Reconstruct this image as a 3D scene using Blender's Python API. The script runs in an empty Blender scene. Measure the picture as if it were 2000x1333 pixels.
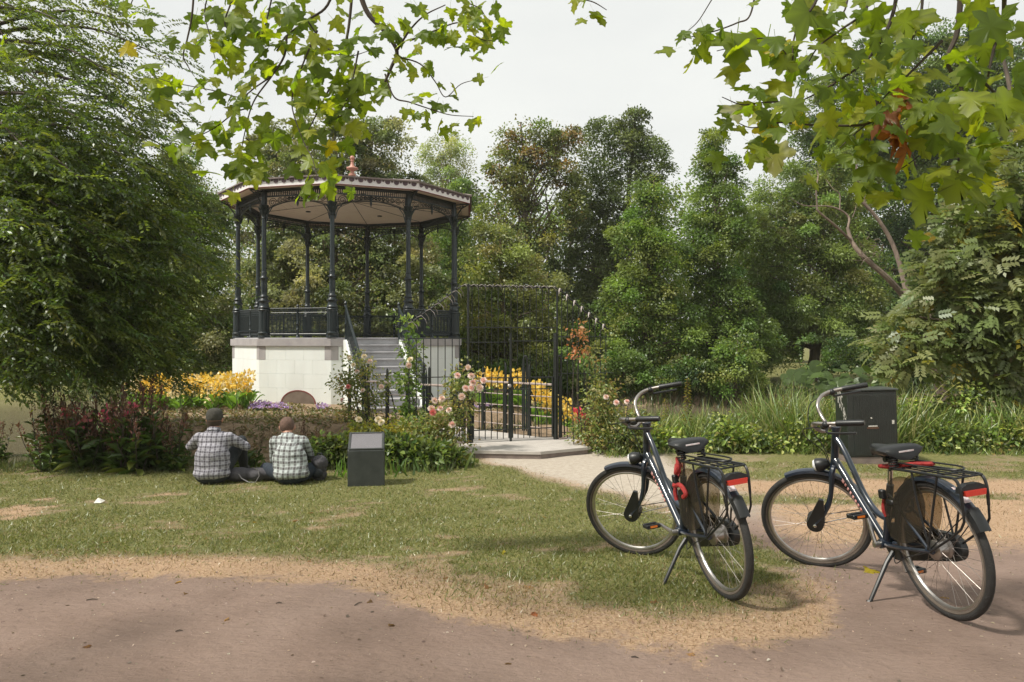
import bpy, bmesh, math, random
import numpy as np
from mathutils import Vector, Matrix, noise as mnoise

rnd = random.Random(7)
rng = np.random.default_rng(7)
sc = bpy.context.scene
COL = sc.collection
R = math.radians

# ------------------------------------------------------------------ camera
F, CX, CY, EYE = 1450.0, 1000.0, 666.5, 1.72       # focal length in photo pixels, eye height in metres
cam = bpy.data.cameras.new('camera'); cam.sensor_width = 36.0; cam.lens = 36.0*F/2000.0
cam.clip_start = 0.05; cam.clip_end = 2000
camo = bpy.data.objects.new('camera', cam); COL.objects.link(camo)
camo.location = (0, 0, EYE); camo.rotation_euler = (R(90), 0, 0)
sc.camera = camo
def PX(px, d): return (px-CX)/F*d
def PZ(py, d): return EYE-(py-CY)/F*d
def P3(px, py, d): return Vector((PX(px, d), d, PZ(py, d)))

# ------------------------------------------------------------------ light
SUN_TO = Vector((-0.62, -0.30, 0.95)).normalized()          # direction towards the sun: high, left, a little behind
SUN_EL = math.asin(SUN_TO.z); SUN_AZ = math.atan2(SUN_TO.x, SUN_TO.y)
W = bpy.data.worlds.new('World'); sc.world = W; W.use_nodes = True
nt = W.node_tree; nt.nodes.clear()
wo = nt.nodes.new('ShaderNodeOutputWorld'); bg = nt.nodes.new('ShaderNodeBackground')
sky = nt.nodes.new('ShaderNodeTexSky'); sky.sky_type = 'NISHITA'; sky.sun_disc = False
sky.sun_elevation = SUN_EL; sky.sun_rotation = SUN_AZ
sky.air_density = 1.0; sky.dust_density = 4.0; sky.ozone_density = 1.0
tc = nt.nodes.new('ShaderNodeTexCoord'); nz = nt.nodes.new('ShaderNodeTexNoise')
nz.inputs['Scale'].default_value = 2.2; nz.inputs['Detail'].default_value = 5; nz.inputs['Roughness'].default_value = .5
mp = nt.nodes.new('ShaderNodeMapping'); mp.inputs['Scale'].default_value = (1, 1, 2.4)
nt.links.new(tc.outputs['Generated'], mp.inputs['Vector']); nt.links.new(mp.outputs['Vector'], nz.inputs['Vector'])
rp = nt.nodes.new('ShaderNodeValToRGB')                     # thin white cloud with faint grey patches, the whole way round
rp.color_ramp.elements[0].position = .30; rp.color_ramp.elements[0].color = (7.2, 7.35, 7.2, 1)
rp.color_ramp.elements[1].position = .66; rp.color_ramp.elements[1].color = (8.4, 8.5, 8.1, 1)
nt.links.new(nz.outputs['Fac'], rp.inputs['Fac'])
mx = nt.nodes.new('ShaderNodeMix'); mx.data_type = 'RGBA'; mx.inputs['Factor'].default_value = .93
nt.links.new(sky.outputs['Color'], mx.inputs['A']); nt.links.new(rp.outputs['Color'], mx.inputs['B'])
nt.links.new(mx.outputs['Result'], bg.inputs['Color']); bg.inputs['Strength'].default_value = .072
nt.links.new(bg.outputs['Background'], wo.inputs['Surface'])
sun = bpy.data.lights.new('sun', 'SUN'); sun.energy = 3.1; sun.angle = R(5); sun.color = (1.0, .945, .85)
suno = bpy.data.objects.new('sun', sun); COL.objects.link(suno)
suno.rotation_euler = (-SUN_TO).to_track_quat('-Z', 'Y').to_euler(); suno.location = (-20, -10, 30)
vs = sc.view_settings; vs.view_transform = 'Standard'; vs.look = 'None'; vs.exposure = 0.72; vs.gamma = 1.0; vs.use_curve_mapping = False
cy = sc.cycles; cy.use_denoising = True; cy.max_bounces = 6; cy.diffuse_bounces = 3; cy.glossy_bounces = 2
cy.transmission_bounces = 3; cy.transparent_max_bounces = 4; cy.use_adaptive_sampling = True; cy.adaptive_threshold = 0.015
sc.render.engine = 'CYCLES'

# ------------------------------------------------------------------ materials
def newmat(name):
    m = bpy.data.materials.new(name); m.use_nodes = True
    m.node_tree.nodes.clear()
    o = m.node_tree.nodes.new('ShaderNodeOutputMaterial')
    return m, m.node_tree.nodes, m.node_tree.links, o
def pm(name, c1, c2=None, scale=6, rough=.6, metal=0., bump=0., bscale=40, spec=.5, detail=5, contrast=.25, coat=0., stretch=None):
    m, n, l, o = newmat(name)
    b = n.new('ShaderNodeBsdfPrincipled'); l.new(b.outputs[0], o.inputs[0])
    b.inputs['Roughness'].default_value = rough; b.inputs['Metallic'].default_value = metal
    b.inputs['Specular IOR Level'].default_value = spec; b.inputs['Coat Weight'].default_value = coat
    t = n.new('ShaderNodeTexCoord'); vec = t.outputs['Object']
    if stretch:
        mpn = n.new('ShaderNodeMapping'); mpn.inputs['Scale'].default_value = stretch
        l.new(vec, mpn.inputs['Vector']); vec = mpn.outputs['Vector']
    if c2 is None: c2 = tuple(x*.7 for x in c1)
    z = n.new('ShaderNodeTexNoise'); z.inputs['Scale'].default_value = scale; z.inputs['Detail'].default_value = detail
    l.new(vec, z.inputs['Vector'])
    r = n.new('ShaderNodeValToRGB'); r.color_ramp.elements[0].position = .5-contrast; r.color_ramp.elements[1].position = .5+contrast
    r.color_ramp.elements[0].color = (*c2, 1); r.color_ramp.elements[1].color = (*c1, 1)
    l.new(z.outputs['Fac'], r.inputs['Fac']); l.new(r.outputs['Color'], b.inputs['Base Color'])
    if bump:
        z2 = n.new('ShaderNodeTexNoise'); z2.inputs['Scale'].default_value = bscale; z2.inputs['Detail'].default_value = 6
        l.new(vec, z2.inputs['Vector'])
        bp = n.new('ShaderNodeBump'); bp.inputs['Strength'].default_value = bump; bp.inputs['Distance'].default_value = .02
        l.new(z2.outputs['Fac'], bp.inputs['Height']); l.new(bp.outputs['Normal'], b.inputs['Normal'])
    return m
def leafmat(name, trans=.4, gloss=.06, tint=(1.15, 1.2, .6), rough=.4):
    m, n, l, o = newmat(name)
    a = n.new('ShaderNodeAttribute'); a.attribute_name = 'Col'
    d = n.new('ShaderNodeBsdfDiffuse'); t = n.new('ShaderNodeBsdfTranslucent'); g = n.new('ShaderNodeBsdfGlossy')
    g.inputs['Roughness'].default_value = rough; g.inputs['Color'].default_value = (.9, .95, .9, 1)
    mul = n.new('ShaderNodeMix'); mul.data_type = 'RGBA'; mul.blend_type = 'MULTIPLY'; mul.inputs['Factor'].default_value = 1
    mul.inputs['B'].default_value = (*tint, 1)
    l.new(a.outputs['Color'], mul.inputs['A']); l.new(a.outputs['Color'], d.inputs['Color']); l.new(mul.outputs['Result'], t.inputs['Color'])
    m1 = n.new('ShaderNodeMixShader'); m1.inputs[0].default_value = trans; l.new(d.outputs[0], m1.inputs[1]); l.new(t.outputs[0], m1.inputs[2])
    m2 = n.new('ShaderNodeMixShader'); m2.inputs[0].default_value = gloss; l.new(m1.outputs[0], m2.inputs[1]); l.new(g.outputs[0], m2.inputs[2])
    l.new(m2.outputs[0], o.inputs[0])
    return m
M = {}
M['leaf'] = leafmat('leaf', .48, .03, (1.25, 1.25, .6)); M['leaf_dull'] = leafmat('leaf_dull', .30, .04); M['leaf_thin'] = leafmat('leaf_thin', .55, .05, (1.5, 1.45, .45))
M['petal'] = leafmat('petal', .35, .02, (1.1, 1.05, 1.0))
M['grass'] = leafmat('grass_blade', .35, .05)
M['bark'] = pm('bark', (.16, .125, .09), (.06, .048, .036), 7, .9, bump=.8, bscale=18, stretch=(1, 1, .3))
M['bark_pale'] = pm('bark_pale', (.26, .20, .155), (.13, .10, .08), 9, .9, bump=.7, bscale=20, stretch=(1, 1, .4))
M['twig'] = pm('twig', (.075, .055, .04), (.035, .027, .02), 12, .85)
M['white_paint'] = pm('white_paint', (.80, .84, .82), (.66, .68, .65), 3.0, .6, bump=.08, bscale=30, contrast=.34, stretch=(1, 1, .22))
M['grey_stone'] = pm('grey_stone', (.40, .375, .37), (.30, .28, .285), 5, .75, bump=.25, bscale=50)
M['step_stone'] = pm('step_stone', (.46, .46, .47), (.32, .31, .32), 4, .7, bump=.2, bscale=45)
M['iron_green'] = pm('iron_green', (.015, .026, .029), (.009, .015, .018), 9, .38, bump=.12, bscale=60, spec=.55)
M['iron_black'] = pm('iron_black', (.018, .022, .020), (.010, .012, .011), 9, .42, bump=.15, bscale=60)
M['ceiling'] = pm('ceiling_wood', (.78, .64, .54), (.70, .56, .46), 3, .65)
M['fascia'] = pm('fascia_white', (.80, .78, .77), (.70, .66, .65), 6, .5)
M['plum'] = pm('plum_paint', (.10, .055, .065), (.07, .04, .05), 8, .5)
M['roof'] = pm('roof_lead', (.23, .18, .165), (.15, .12, .11), 5, .6, bump=.2)
M['terracotta'] = pm('finial_copper_red', (.50, .25, .18), (.40, .18, .13), 12, .5)
M['vent'] = pm('vent_panel', (.20, .155, .12), (.13, .10, .08), 6, .85, bump=.3)
M['red_trim'] = pm('red_trim', (.22, .05, .045), (.16, .035, .03), 8, .6)
M['rail_pale'] = pm('rail_pale', (.46, .37, .33), (.30, .24, .22), 14, .6, bump=.2)
M['concrete'] = pm('concrete_slab', (.46, .43, .39), (.36, .33, .30), 6, .85, bump=.25, bscale=60)
M['kerb'] = pm('kerb_brown', (.22, .175, .15), (.14, .11, .10), 8, .85, bump=.3, bscale=60)
M['granite'] = pm('dark_granite', (.050, .056, .052), (.020, .024, .023), 9, .5, bump=.1, bscale=120)
M['plaque'] = pm('bronze_plaque', (.21, .20, .21), (.14, .135, .145), 40, .45, metal=.3, bump=.35, bscale=90, stretch=(1, 6, 6))

# ------------------------------------------------------------------ helpers
def link(o, parent=None):
    COL.objects.link(o)
    if parent is not None: o.parent = parent
    return o
def tag(o, label=None, cat=None, group=None, kind=None):
    if label: o['label'] = label
    if cat: o['category'] = cat
    if group: o['group'] = group
    if kind: o['kind'] = kind
    return o
def thing(name, label, cat, loc=(0, 0, 0), rotz=0., group=None, rot=None):
    o = bpy.data.objects.new(name, None); o.empty_display_size = .1; link(o)
    o.location = loc; o.rotation_euler = rot if rot else (0, 0, rotz)
    return tag(o, label, cat, group)
def clone(o, parent=None):
    c = o.copy(); COL.objects.link(c); c.parent = parent
    for ch in list(o.children): clone(ch, c)
    return c
def perp(d):
    a = Vector((0, 0, 1)) if abs(d.z) < .9 else Vector((1, 0, 0))
    u = d.cross(a).normalized(); return u, d.cross(u).normalized()
class MB:
    def __init__(s): s.v = []; s.f = []
    def add(s, vs, fs):
        o = len(s.v); s.v += [tuple(v) for v in vs]; s.f += [tuple(i+o for i in f) for f in fs]; return s
    def box(s, c, sz, mat=None, bev=0.):
        x, y, z = sz[0]/2, sz[1]/2, sz[2]/2; c = Vector(c)
        if bev > 0:
            vs = []
            for k in (-1, 1):
                for (i, j) in ((-1, -1), (1, -1), (1, 1), (-1, 1)): vs.append(Vector((i*(x-bev), j*(y-bev), k*z)))
            for k in (-1, 1):
                for (i, j) in ((-1, -1), (1, -1), (1, 1), (-1, 1)):
                    vs.append(Vector((i*(x-bev), j*y, k*(z-bev)))); vs.append(Vector((i*x, j*(y-bev), k*(z-bev))))
            bm = bmesh.new()
            for v in vs: bm.verts.new(v)
            r = bmesh.ops.convex_hull(bm, input=bm.verts)
            bmesh.ops.dissolve_limit(bm, angle_limit=.01, verts=bm.verts, edges=bm.edges)
            bm.verts.index_update()
            vv = [v.co.copy() for v in bm.verts]; ff = [[q.index for q in f.verts] for f in bm.faces]; bm.free()
        else:
            vv = [Vector((i*x, j*y, k*z)) for k in (-1, 1) for j in (-1, 1) for i in (-1, 1)]
            ff = [(0, 2, 3, 1), (4, 5, 7, 6), (0, 1, 5, 4), (2, 6, 7, 3), (0, 4, 6, 2), (1, 3, 7, 5)]
        vv = [(mat @ v if mat else v)+c for v in vv]
        return s.add(vv, ff)
    def tube(s, pts, rad, n=8, cap=True, flat=None):
        pts = [Vector(p) for p in pts]; m = len(pts)
        if not hasattr(rad, '__len__'): rad = [rad]*m
        d = (pts[1]-pts[0]).normalized(); u, w = perp(d); vs = []
        for i, p in enumerate(pts):
            if i == 0: t = pts[1]-pts[0]
            elif i == m-1: t = pts[-1]-pts[-2]
            else: t = (pts[i+1]-pts[i]).normalized()+(pts[i]-pts[i-1]).normalized()
            t = t.normalized() if t.length > 1e-9 else d
            u = (u-t*u.dot(t)); u = u.normalized() if u.length > 1e-6 else perp(t)[0]
            w = t.cross(u)
            for k in range(n):
                a = 2*math.pi*k/n
                vs.append(p+(u*math.cos(a)+w*math.sin(a)*(flat or 1))*rad[i])
        fs = [(i*n+k, i*n+(k+1) % n, (i+1)*n+(k+1) % n, (i+1)*n+k) for i in range(m-1) for k in range(n)]
        if cap: fs += [tuple(range(n-1, -1, -1)), tuple((m-1)*n+k for k in range(n))]
        return s.add(vs, fs)
    def lathe(s, prof, n=16, mat=None, c=(0, 0, 0), cap=True, flute=0.):
        c = Vector(c); vs = []
        for (r, z) in prof:
            for k in range(n):
                a = 2*math.pi*k/n; rr = r*(1-flute*(k % 2))
                v = Vector((rr*math.cos(a), rr*math.sin(a), z)); vs.append((mat @ v if mat else v)+c)
        m = len(prof)
        fs = [(i*n+k, i*n+(k+1) % n, (i+1)*n+(k+1) % n, (i+1)*n+k) for i in range(m-1) for k in range(n)]
        if cap: fs += [tuple(range(n-1, -1, -1)), tuple((m-1)*n+k for k in range(n))]
        return s.add(vs, fs)
    def prism(s, poly, o, u, w, th):
        """polygon (2-D list) in the plane o+u*a+w*b, extruded by th along u x w"""
        o, u, w = Vector(o), Vector(u), Vector(w); nn = u.cross(w).normalized(); k = len(poly)
        a = [o+u*p[0]+w*p[1] for p in poly]
        return s.add(a+[p+nn*th for p in a], [tuple(range(k-1, -1, -1)), tuple(range(k, 2*k))]+[(i, (i+1) % k, k+(i+1) % k, k+i) for i in range(k)])
    def ball(s, c, r, n=10, m=6, mat=None):
        c = Vector(c); r = r if hasattr(r, '__len__') else (r, r, r); vs = []; fs = []
        for i in range(m+1):
            p = math.pi*i/m
            for k in range(n):
                a = 2*math.pi*k/n; v = Vector((r[0]*math.sin(p)*math.cos(a), r[1]*math.sin(p)*math.sin(a), r[2]*math.cos(p)))
                vs.append((mat @ v if mat else v)+c)
        fs = [(i*n+k, (i+1)*n+k, (i+1)*n+(k+1) % n, i*n+(k+1) % n) for i in range(m) for k in range(n)]
        return s.add(vs, fs)
    def mesh(s, name, mat, smooth=40):
        me = bpy.data.meshes.new(name); me.from_pydata(s.v, [], s.f)
        if mat is not None: me.materials.append(mat)
        if smooth:
            me.polygons.foreach_set('use_smooth', [True]*len(me.polygons)); me.set_sharp_from_angle(angle=R(smooth))
        me.update(); return me
    def build(s, name, mat, parent=None, smooth=40, loc=None, rot=None):
        o = bpy.data.objects.new(name, s.mesh(name, mat, smooth)); link(o, parent)
        if loc is not None: o.location = loc
        if rot is not None: o.rotation_euler = rot
        return o
def obj(name, me, parent=None, loc=None, rot=None, scale=None):
    o = bpy.data.objects.new(name, me); link(o, parent)
    if loc is not None: o.location = loc
    if rot is not None: o.rotation_euler = rot
    if scale is not None: o.scale = scale if hasattr(scale, '__len__') else (scale,)*3
    return o

def norm(a): return a/np.maximum(np.linalg.norm(a, axis=-1, keepdims=True), 1e-9)
TEMPL = {   # (along, across, lift) and faces
    'quad': (np.array([(0, 0, 0), (.45, .5, .10), (1, 0, -.06), (.45, -.5, .10)]), [(0, 1, 2, 3)]),
    'oval': (np.array([(0, 0, 0), (.28, .42, .10), (.66, .40, .10), (1, 0, -.08), (.66, -.40, .10), (.28, -.42, .10)]), [(0, 3, 2, 1), (0, 5, 4, 3)]),
    'blade': (np.array([(0, -.5, 0), (0, .5, 0), (1, 0, 0)]), [(0, 1, 2)]),
    'reed': (np.array([(0, -.5, 0), (0, .5, 0), (.45, .42, .06), (.45, -.42, .06), (.8, .25, -.04), (.8, -.25, -.04), (1, 0, -.20)]), [(0, 1, 2, 3), (3, 2, 4, 5), (5, 4, 6)]),
}
def _pinnate(k=4):
    v = []; f = []
    def leaf(b, d):
        o = len(v); d = np.array(d, float); d /= np.linalg.norm(d); s_ = np.array([-d[1], d[0], 0]); L, w = .40, .10
        for a, q, z in ((0, 0, 0), (.45, 1, .03), (1, 0, -.05), (.45, -1, .03)): v.append(np.array(b)+d*a*L+s_*q*w+np.array([0, 0, z]))
        f.append((o, o+1, o+2, o+3))
    for i in range(k):
        t = .18+.72*i/k
        for s_ in (-1, 1): leaf((t, 0, -.12*t*t), (.62, s_, 0))
    leaf((.86, 0, -.1), (1, 0, -.1))
    return np.array(v), f
TEMPL['pinnate'] = _pinnate()
def leafmesh(name, P, D, N, L, Wd, C, mat, kind='quad'):
    P = np.asarray(P, float); n = len(P)
    D = norm(np.asarray(D, float)); S = norm(np.cross(D, np.asarray(N, float))); U = np.cross(S, D)
    T, fs = TEMPL[kind]; k = len(T)
    L = np.broadcast_to(np.asarray(L, float), (n,)); Wd = np.broadcast_to(np.asarray(Wd, float), (n,))
    V = (P[:, None, :]+D[:, None, :]*(T[None, :, 0, None]*L[:, None, None])+S[:, None, :]*(T[None, :, 1, None]*Wd[:, None, None])
         + U[:, None, :]*(T[None, :, 2, None]*L[:, None, None]))
    me = bpy.data.meshes.new(name); me.vertices.add(n*k); me.vertices.foreach_set('co', V.reshape(-1).astype(np.float32))
    per = np.concatenate([np.array(f) for f in fs]); cnt = np.array([len(f) for f in fs])
    idx = (per[None, :]+(np.arange(n)*k)[:, None]).reshape(-1)
    tot = np.tile(cnt, n); st = np.concatenate([[0], np.cumsum(tot)[:-1]])
    me.loops.add(len(idx)); me.loops.foreach_set('vertex_index', idx.astype(np.int32))
    me.polygons.add(len(tot)); me.polygons.foreach_set('loop_start', st.astype(np.int32)); me.polygons.foreach_set('loop_total', tot.astype(np.int32))
    C = np.asarray(C, float); C = np.broadcast_to(C, (n, 3))
    cc = np.ones((n, k, 4), np.float32); cc[:, :, :3] = C[:, None, :]
    at = me.attributes.new('Col', 'FLOAT_COLOR', 'POINT'); at.data.foreach_set('color', cc.reshape(-1))
    me.materials.append(mat); me.update(calc_edges=True); return me
def rvec(n): return rng.normal(size=(n, 3))
def pick(cols, n, jit=.15, w=None):
    cols = np.array(cols, float); i = rng.choice(len(cols), n, p=None if w is None else np.array(w)/sum(w))
    c = cols[i]*(1+jit*rng.normal(size=(n, 1))); return np.clip(c*(1+.06*rng.normal(size=(n, 3))), .004, .9)
def fbm(x, y, sc_=1., oct=4, seed=0):
    def vn(x, y, s):
        xi = np.floor(x).astype(np.int64); yi = np.floor(y).astype(np.int64); fx = x-xi; fy = y-yi
        fx = fx*fx*(3-2*fx); fy = fy*fy*(3-2*fy)
        def h(a, b):
            q = (a*374761393+b*668265263+s*1274126177) & 0xffffffff
            q = ((q ^ (q >> 13))*1274126177) & 0xffffffff
            return ((q ^ (q >> 16)) & 0xffff)/65535.
        return (h(xi, yi)*(1-fx)+h(xi+1, yi)*fx)*(1-fy)+(h(xi, yi+1)*(1-fx)+h(xi+1, yi+1)*fx)*fy
    t = 0; a = 1; s = 0
    for o in range(oct): t = t+a*vn(x*sc_*2**o+17.3*o, y*sc_*2**o-9.1*o, seed+o); s += a; a *= .55
    return t/s
def sst(a, b, x):
    t = np.clip((x-a)/(b-a), 0, 1); return t*t*(3-2*t)
# ================================================================== ground
def bank_y(x): return np.interp(x, [-40, -9, -3.0, -2.2, 1.4, 2.4, 12, 40], [9.6, 10.3, 10.3, 11.9, 12.3, 12.9, 12.6, 12.2])
def far_y(x): return np.interp(x, [-40, -12, 0, 12, 40], [27, 25, 23.5, 22, 21])
ISL = (-4.3, 19.0, 5.4, 6.4)
def height(x, y):
    x = np.asarray(x, float); y = np.asarray(y, float)
    g = np.interp(y, [-30, 2, 3.6, 5, 6, 7, 8, 9, 10.5], [.40, .36, .36, .25, .16, .09, .035, 0, -.01])
    g = g-.022*np.clip(x-1, -2, 2)*sst(7, 4, y)+.03*(fbm(x, y, .35, 3, 5)-.5)+.012*(fbm(x, y, 2.2, 3, 9)-.5)
    by = bank_y(x); land = sst(by+1.1, by, y)
    d = ((x-ISL[0])/ISL[2])**2+((y-ISL[1])/ISL[3])**2
    isl = sst(1.34, .80, d); neck = sst(2.6, 1.5, np.abs(x+.55))*sst(10, 11.5, y)*sst(16.5, 15, y)
    fy = far_y(x); far = sst(fy-1.0, fy+.4, y)
    z = -.62
    z = z*(1-land)+g*land
    zi = .24+.05*(fbm(x, y, .8, 3, 3)-.5)
    z = z*(1-isl)+zi*isl
    z = np.where(neck > .01, np.maximum(z, -.62+(.62+.03)*neck), z)
    zf = .12+.25*sst(24, 40, y)+.2*(fbm(x, y, .12, 3, 4)-.5)
    z = np.maximum(z, -.62*(1-far)+zf*far-(1-far)*.001)
    return z
def hz(x, y): return float(height(np.array([x]), np.array([y]))[0])
YLOW = ([-12, -6, -3.5, -1.9, -.9, -.45, -.15, .8, 1.5, 1.95], [4.75, 4.6, 4.6, 4.75, 4.55, 4.2, 3.8, 3.5, 3.75, 4.7])
XR = ([3.4, 4.0, 4.9, 6, 7, 8.5, 9.6, 10.6, 11.5], [1.5, 1.75, 1.95, 1.8, 1.4, .95, .15, -.45, -.6])
def covers(x, y):
    n1 = fbm(x, y, 1.3, 5, 21)-.5; n2 = fbm(x, y, 5.5, 4, 33)-.5; n3 = fbm(x, y, .55, 3, 41)-.5; n4 = fbm(x, y, 2.6, 4, 57)-.5
    lo = np.interp(x, *YLOW); xr = np.interp(y, *XR)
    lawn = sst(-.30, .45, (y-lo)+.8*n1+.5*n2)*sst(.32, -.32, (x-xr)+.7*n1+.25*n2)
    # worn patches on the lawn, more towards the lower edge and far left
    worn = sst(.03, .27, n1*.8+n2*.6+.20*sst(1.0, 0, y-lo)+.10*n3-.03)*.62
    left = sst(-2.9, -4.6, x)*sst(9.2, 7.2, y)*sst(5.4, 6.6, y)*sst(-.12, .22, n1+n2*.5)*.7
    worn = np.clip(worn+left, 0, 1)
    strip = sst(9.0, 9.7, y+.5*n1)*sst(2.0, 2.7, x)*(1-.5*sst(-.05, .18, n4))       # green verge by the cabinet and reeds
    verge2 = sst(1.45, 2.1, x)*sst(8.6, 7.9, y)*sst(7.2, 7.7, y)*sst(0, .2, n1+.1)*.7
    green = np.clip(lawn*(1-worn)+strip+verge2, 0, 1)
    band = sst(-.70, -.20, ((y-lo)+.5*n1+.45*n2)/np.interp(x, [-1, .3], [1, .6]))                                    # straw band below the lawn
    band *= sst(2.2, 1.5, x+.4*n1)
    right = sst(1.9, 2.8, x-.12*(y-6)+.8*n1)*sst(5.0, 6.3, y+.6*n1)                  # tan dead grass right of the path
    dry = np.clip(np.maximum(np.maximum(band*sst(.45, -.1, (x-xr)+.5*n1), right), lawn*worn), 0, 1)*(1-green)
    pale = sst(6.2, 7.8, y+.9*n1)*sst(-.25, .12, x-xr+.2*n1)*sst(3.4, 2.2, x-.25*(y-8)+.5*n1)*(1-green)
    d = ((x-ISL[0])/ISL[2])**2+((y-ISL[1])/ISL[3])**2
    soil = np.maximum(sst(1.45, 1.15, d), sst(-.6, .3, y-bank_y(x))*sst(24, 22, y))
    soil = np.maximum(soil, sst(-2.2, -1.2, x)*0)
    k = 1-np.clip(soil, 0, 1)
    farg = sst(0, .8, y-far_y(x))
    return np.clip(green*k+farg, 0, 1), np.clip(dry*k*(1-farg), 0, 1), np.clip(soil*(1-farg), 0, 1), np.clip(pale*k*(1-farg), 0, 1)
def axis(lo, hi, a, b, st, st2):
    left = [a]; s = st2
    while left[-1] > lo: left.append(left[-1]-s); s *= 1.35
    right = [b]; s = st2
    while right[-1] < hi: right.append(right[-1]+s); s *= 1.35
    return np.array(sorted(set(np.round(left, 4))) + list(np.arange(a+st, b-st*.5, st)) + list(np.round(right, 4)))
gx = axis(-600, 600, -9.5, 9.5, .085, .3)
gy = np.concatenate([axis(-300, 13.6, 1.9, 13.6, .07, .3)[:-1], axis(13.6, 900, 13.6, 27, .22, .5)])
gy = np.unique(np.round(gy, 4)); gy = gy[(gy >= -310) & (gy <= 2000)]
X, Y = np.meshgrid(gx, gy); Z = height(X, Y)
nx, ny = len(gx), len(gy)
me = bpy.data.meshes.new('ground')
me.vertices.add(nx*ny); me.vertices.foreach_set('co', np.stack([X, Y, Z], -1).reshape(-1).astype(np.float32))
I = np.arange(nx*ny).reshape(ny, nx)
q = np.stack([I[:-1, :-1], I[:-1, 1:], I[1:, 1:], I[1:, :-1]], -1).reshape(-1, 4)
me.loops.add(q.size); me.loops.foreach_set('vertex_index', q.reshape(-1).astype(np.int32))
me.polygons.add(len(q)); me.polygons.foreach_set('loop_start', (np.arange(len(q))*4).astype(np.int32)); me.polygons.foreach_set('loop_total', np.full(len(q), 4, np.int32))
g_, d_, s_, p_ = covers(X, Y)
at = me.attributes.new('cover', 'FLOAT_COLOR', 'POINT'); at.data.foreach_set('color', np.stack([g_, d_, s_, p_], -1).reshape(-1).astype(np.float32))
me.polygons.foreach_set('use_smooth', [True]*len(q)); me.update(calc_edges=True)

m, n, l, o = newmat('ground')
b = n.new('ShaderNodeBsdfPrincipled'); l.new(b.outputs[0], o.inputs[0]); b.inputs['Roughness'].default_value = .95; b.inputs['Specular IOR Level'].default_value = .15
at = n.new('ShaderNodeAttribute'); at.attribute_name = 'cover'; sp = n.new('ShaderNodeSeparateColor'); l.new(at.outputs['Color'], sp.inputs[0])
tcn = n.new('ShaderNodeTexCoord')
def gnoise(scale, detail=6, stretch=None):
    z = n.new('ShaderNodeTexNoise'); z.inputs['Scale'].default_value = scale; z.inputs['Detail'].default_value = detail; z.inputs['Roughness'].default_value = .65
    v = tcn.outputs['Object']
    if stretch:
        mm = n.new('ShaderNodeMapping'); mm.inputs['Scale'].default_value = stretch; l.new(v, mm.inputs['Vector']); v = mm.outputs['Vector']
    l.new(v, z.inputs['Vector']); return z.outputs['Fac']
def gramp(fac, stops):
    r = n.new('ShaderNodeValToRGB')
    while len(r.color_ramp.elements) < len(stops): r.color_ramp.elements.new(.5)
    for e, (p, c) in zip(r.color_ramp.elements, stops): e.position = p; e.color = (*c, 1)
    l.new(fac, r.inputs['Fac']); return r.outputs['Color']
def gmix(fac, a, b_):
    x = n.new('ShaderNodeMix'); x.data_type = 'RGBA'; l.new(fac, x.inputs['Factor']); l.new(a, x.inputs['A']); l.new(b_, x.inputs['B']); return x.outputs['Result']
def sharpen(v, amt, scale):      # break the soft mask edge with fine noise
    z = gnoise(scale, 5); mm = n.new('ShaderNodeMath'); mm.operation = 'MULTIPLY_ADD'; l.new(z, mm.inputs[0]); mm.inputs[1].default_value = amt; 
    aa = n.new('ShaderNodeMath'); aa.operation = 'SUBTRACT'; l.new(v, aa.inputs[0]); aa.inputs[1].default_value = amt*.5; l.new(aa.outputs[0], mm.inputs[2])
    r = n.new('ShaderNodeMapRange'); r.inputs['From Min'].default_value = .2; r.inputs['From Max'].default_value = .8; l.new(mm.outputs[0], r.inputs['Value']); return r.outputs['Result']
dirt = gramp(gnoise(1.6, 8), [(.28, (.155, .108, .086)), (.5, (.220, .158, .128)), (.72, (.27, .200, .165))])
grit = gramp(gnoise(55, 4, (.5, 1.6, 1)), [(.25, (.12, .084, .066)), (.45, (.220, .158, .128)), (.62, (.245, .178, .146)), (.85, (.33, .25, .205))])
x = n.new('ShaderNodeMix'); x.data_type = 'RGBA'; x.inputs['Factor'].default_value = .35; l.new(dirt, x.inputs['A']); l.new(grit, x.inputs['B']); dirt = x.outputs['Result']
dry = gramp(gnoise(70, 5), [(.28, (.17, .105, .062)), (.48, (.35, .235, .148)), (.72, (.48, .35, .235))])
grn = gramp(gnoise(40, 5), [(.30, (.075, .080, .026)), (.52, (.155, .155, .055)), (.75, (.27, .23, .11))])
soil = gramp(gnoise(9, 8), [(.30, (.13, .095, .06)), (.5, (.25, .18, .115)), (.62, (.30, .22, .15)), (.74, (.20, .20, .075))])
pale = gramp(gnoise(14, 6), [(.3, (.34, .29, .235)), (.7, (.47, .42, .35))])
c = gmix(at.outputs['Alpha'], dirt, pale)
c = gmix(sharpen(sp.outputs[1], 1.5, 17), c, dry)
c = gmix(sharpen(sp.outputs[0], 1.2, 34), c, grn)
c = gmix(sp.outputs[2], c, soil)
l.new(c, b.inputs['Base Color'])
bp = n.new('ShaderNodeBump'); bp.inputs['Strength'].default_value = .8; bp.inputs['Distance'].default_value = .03; l.new(gnoise(19, 10, (.8, 1.3, 1)), bp.inputs['Height']); l.new(bp.outputs['Normal'], b.inputs['Normal'])
me.materials.append(m)
ground = obj('ground', me); tag(ground, 'sandy park ground with worn lawn, dirt path and island soil', None, None, 'structure')

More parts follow.
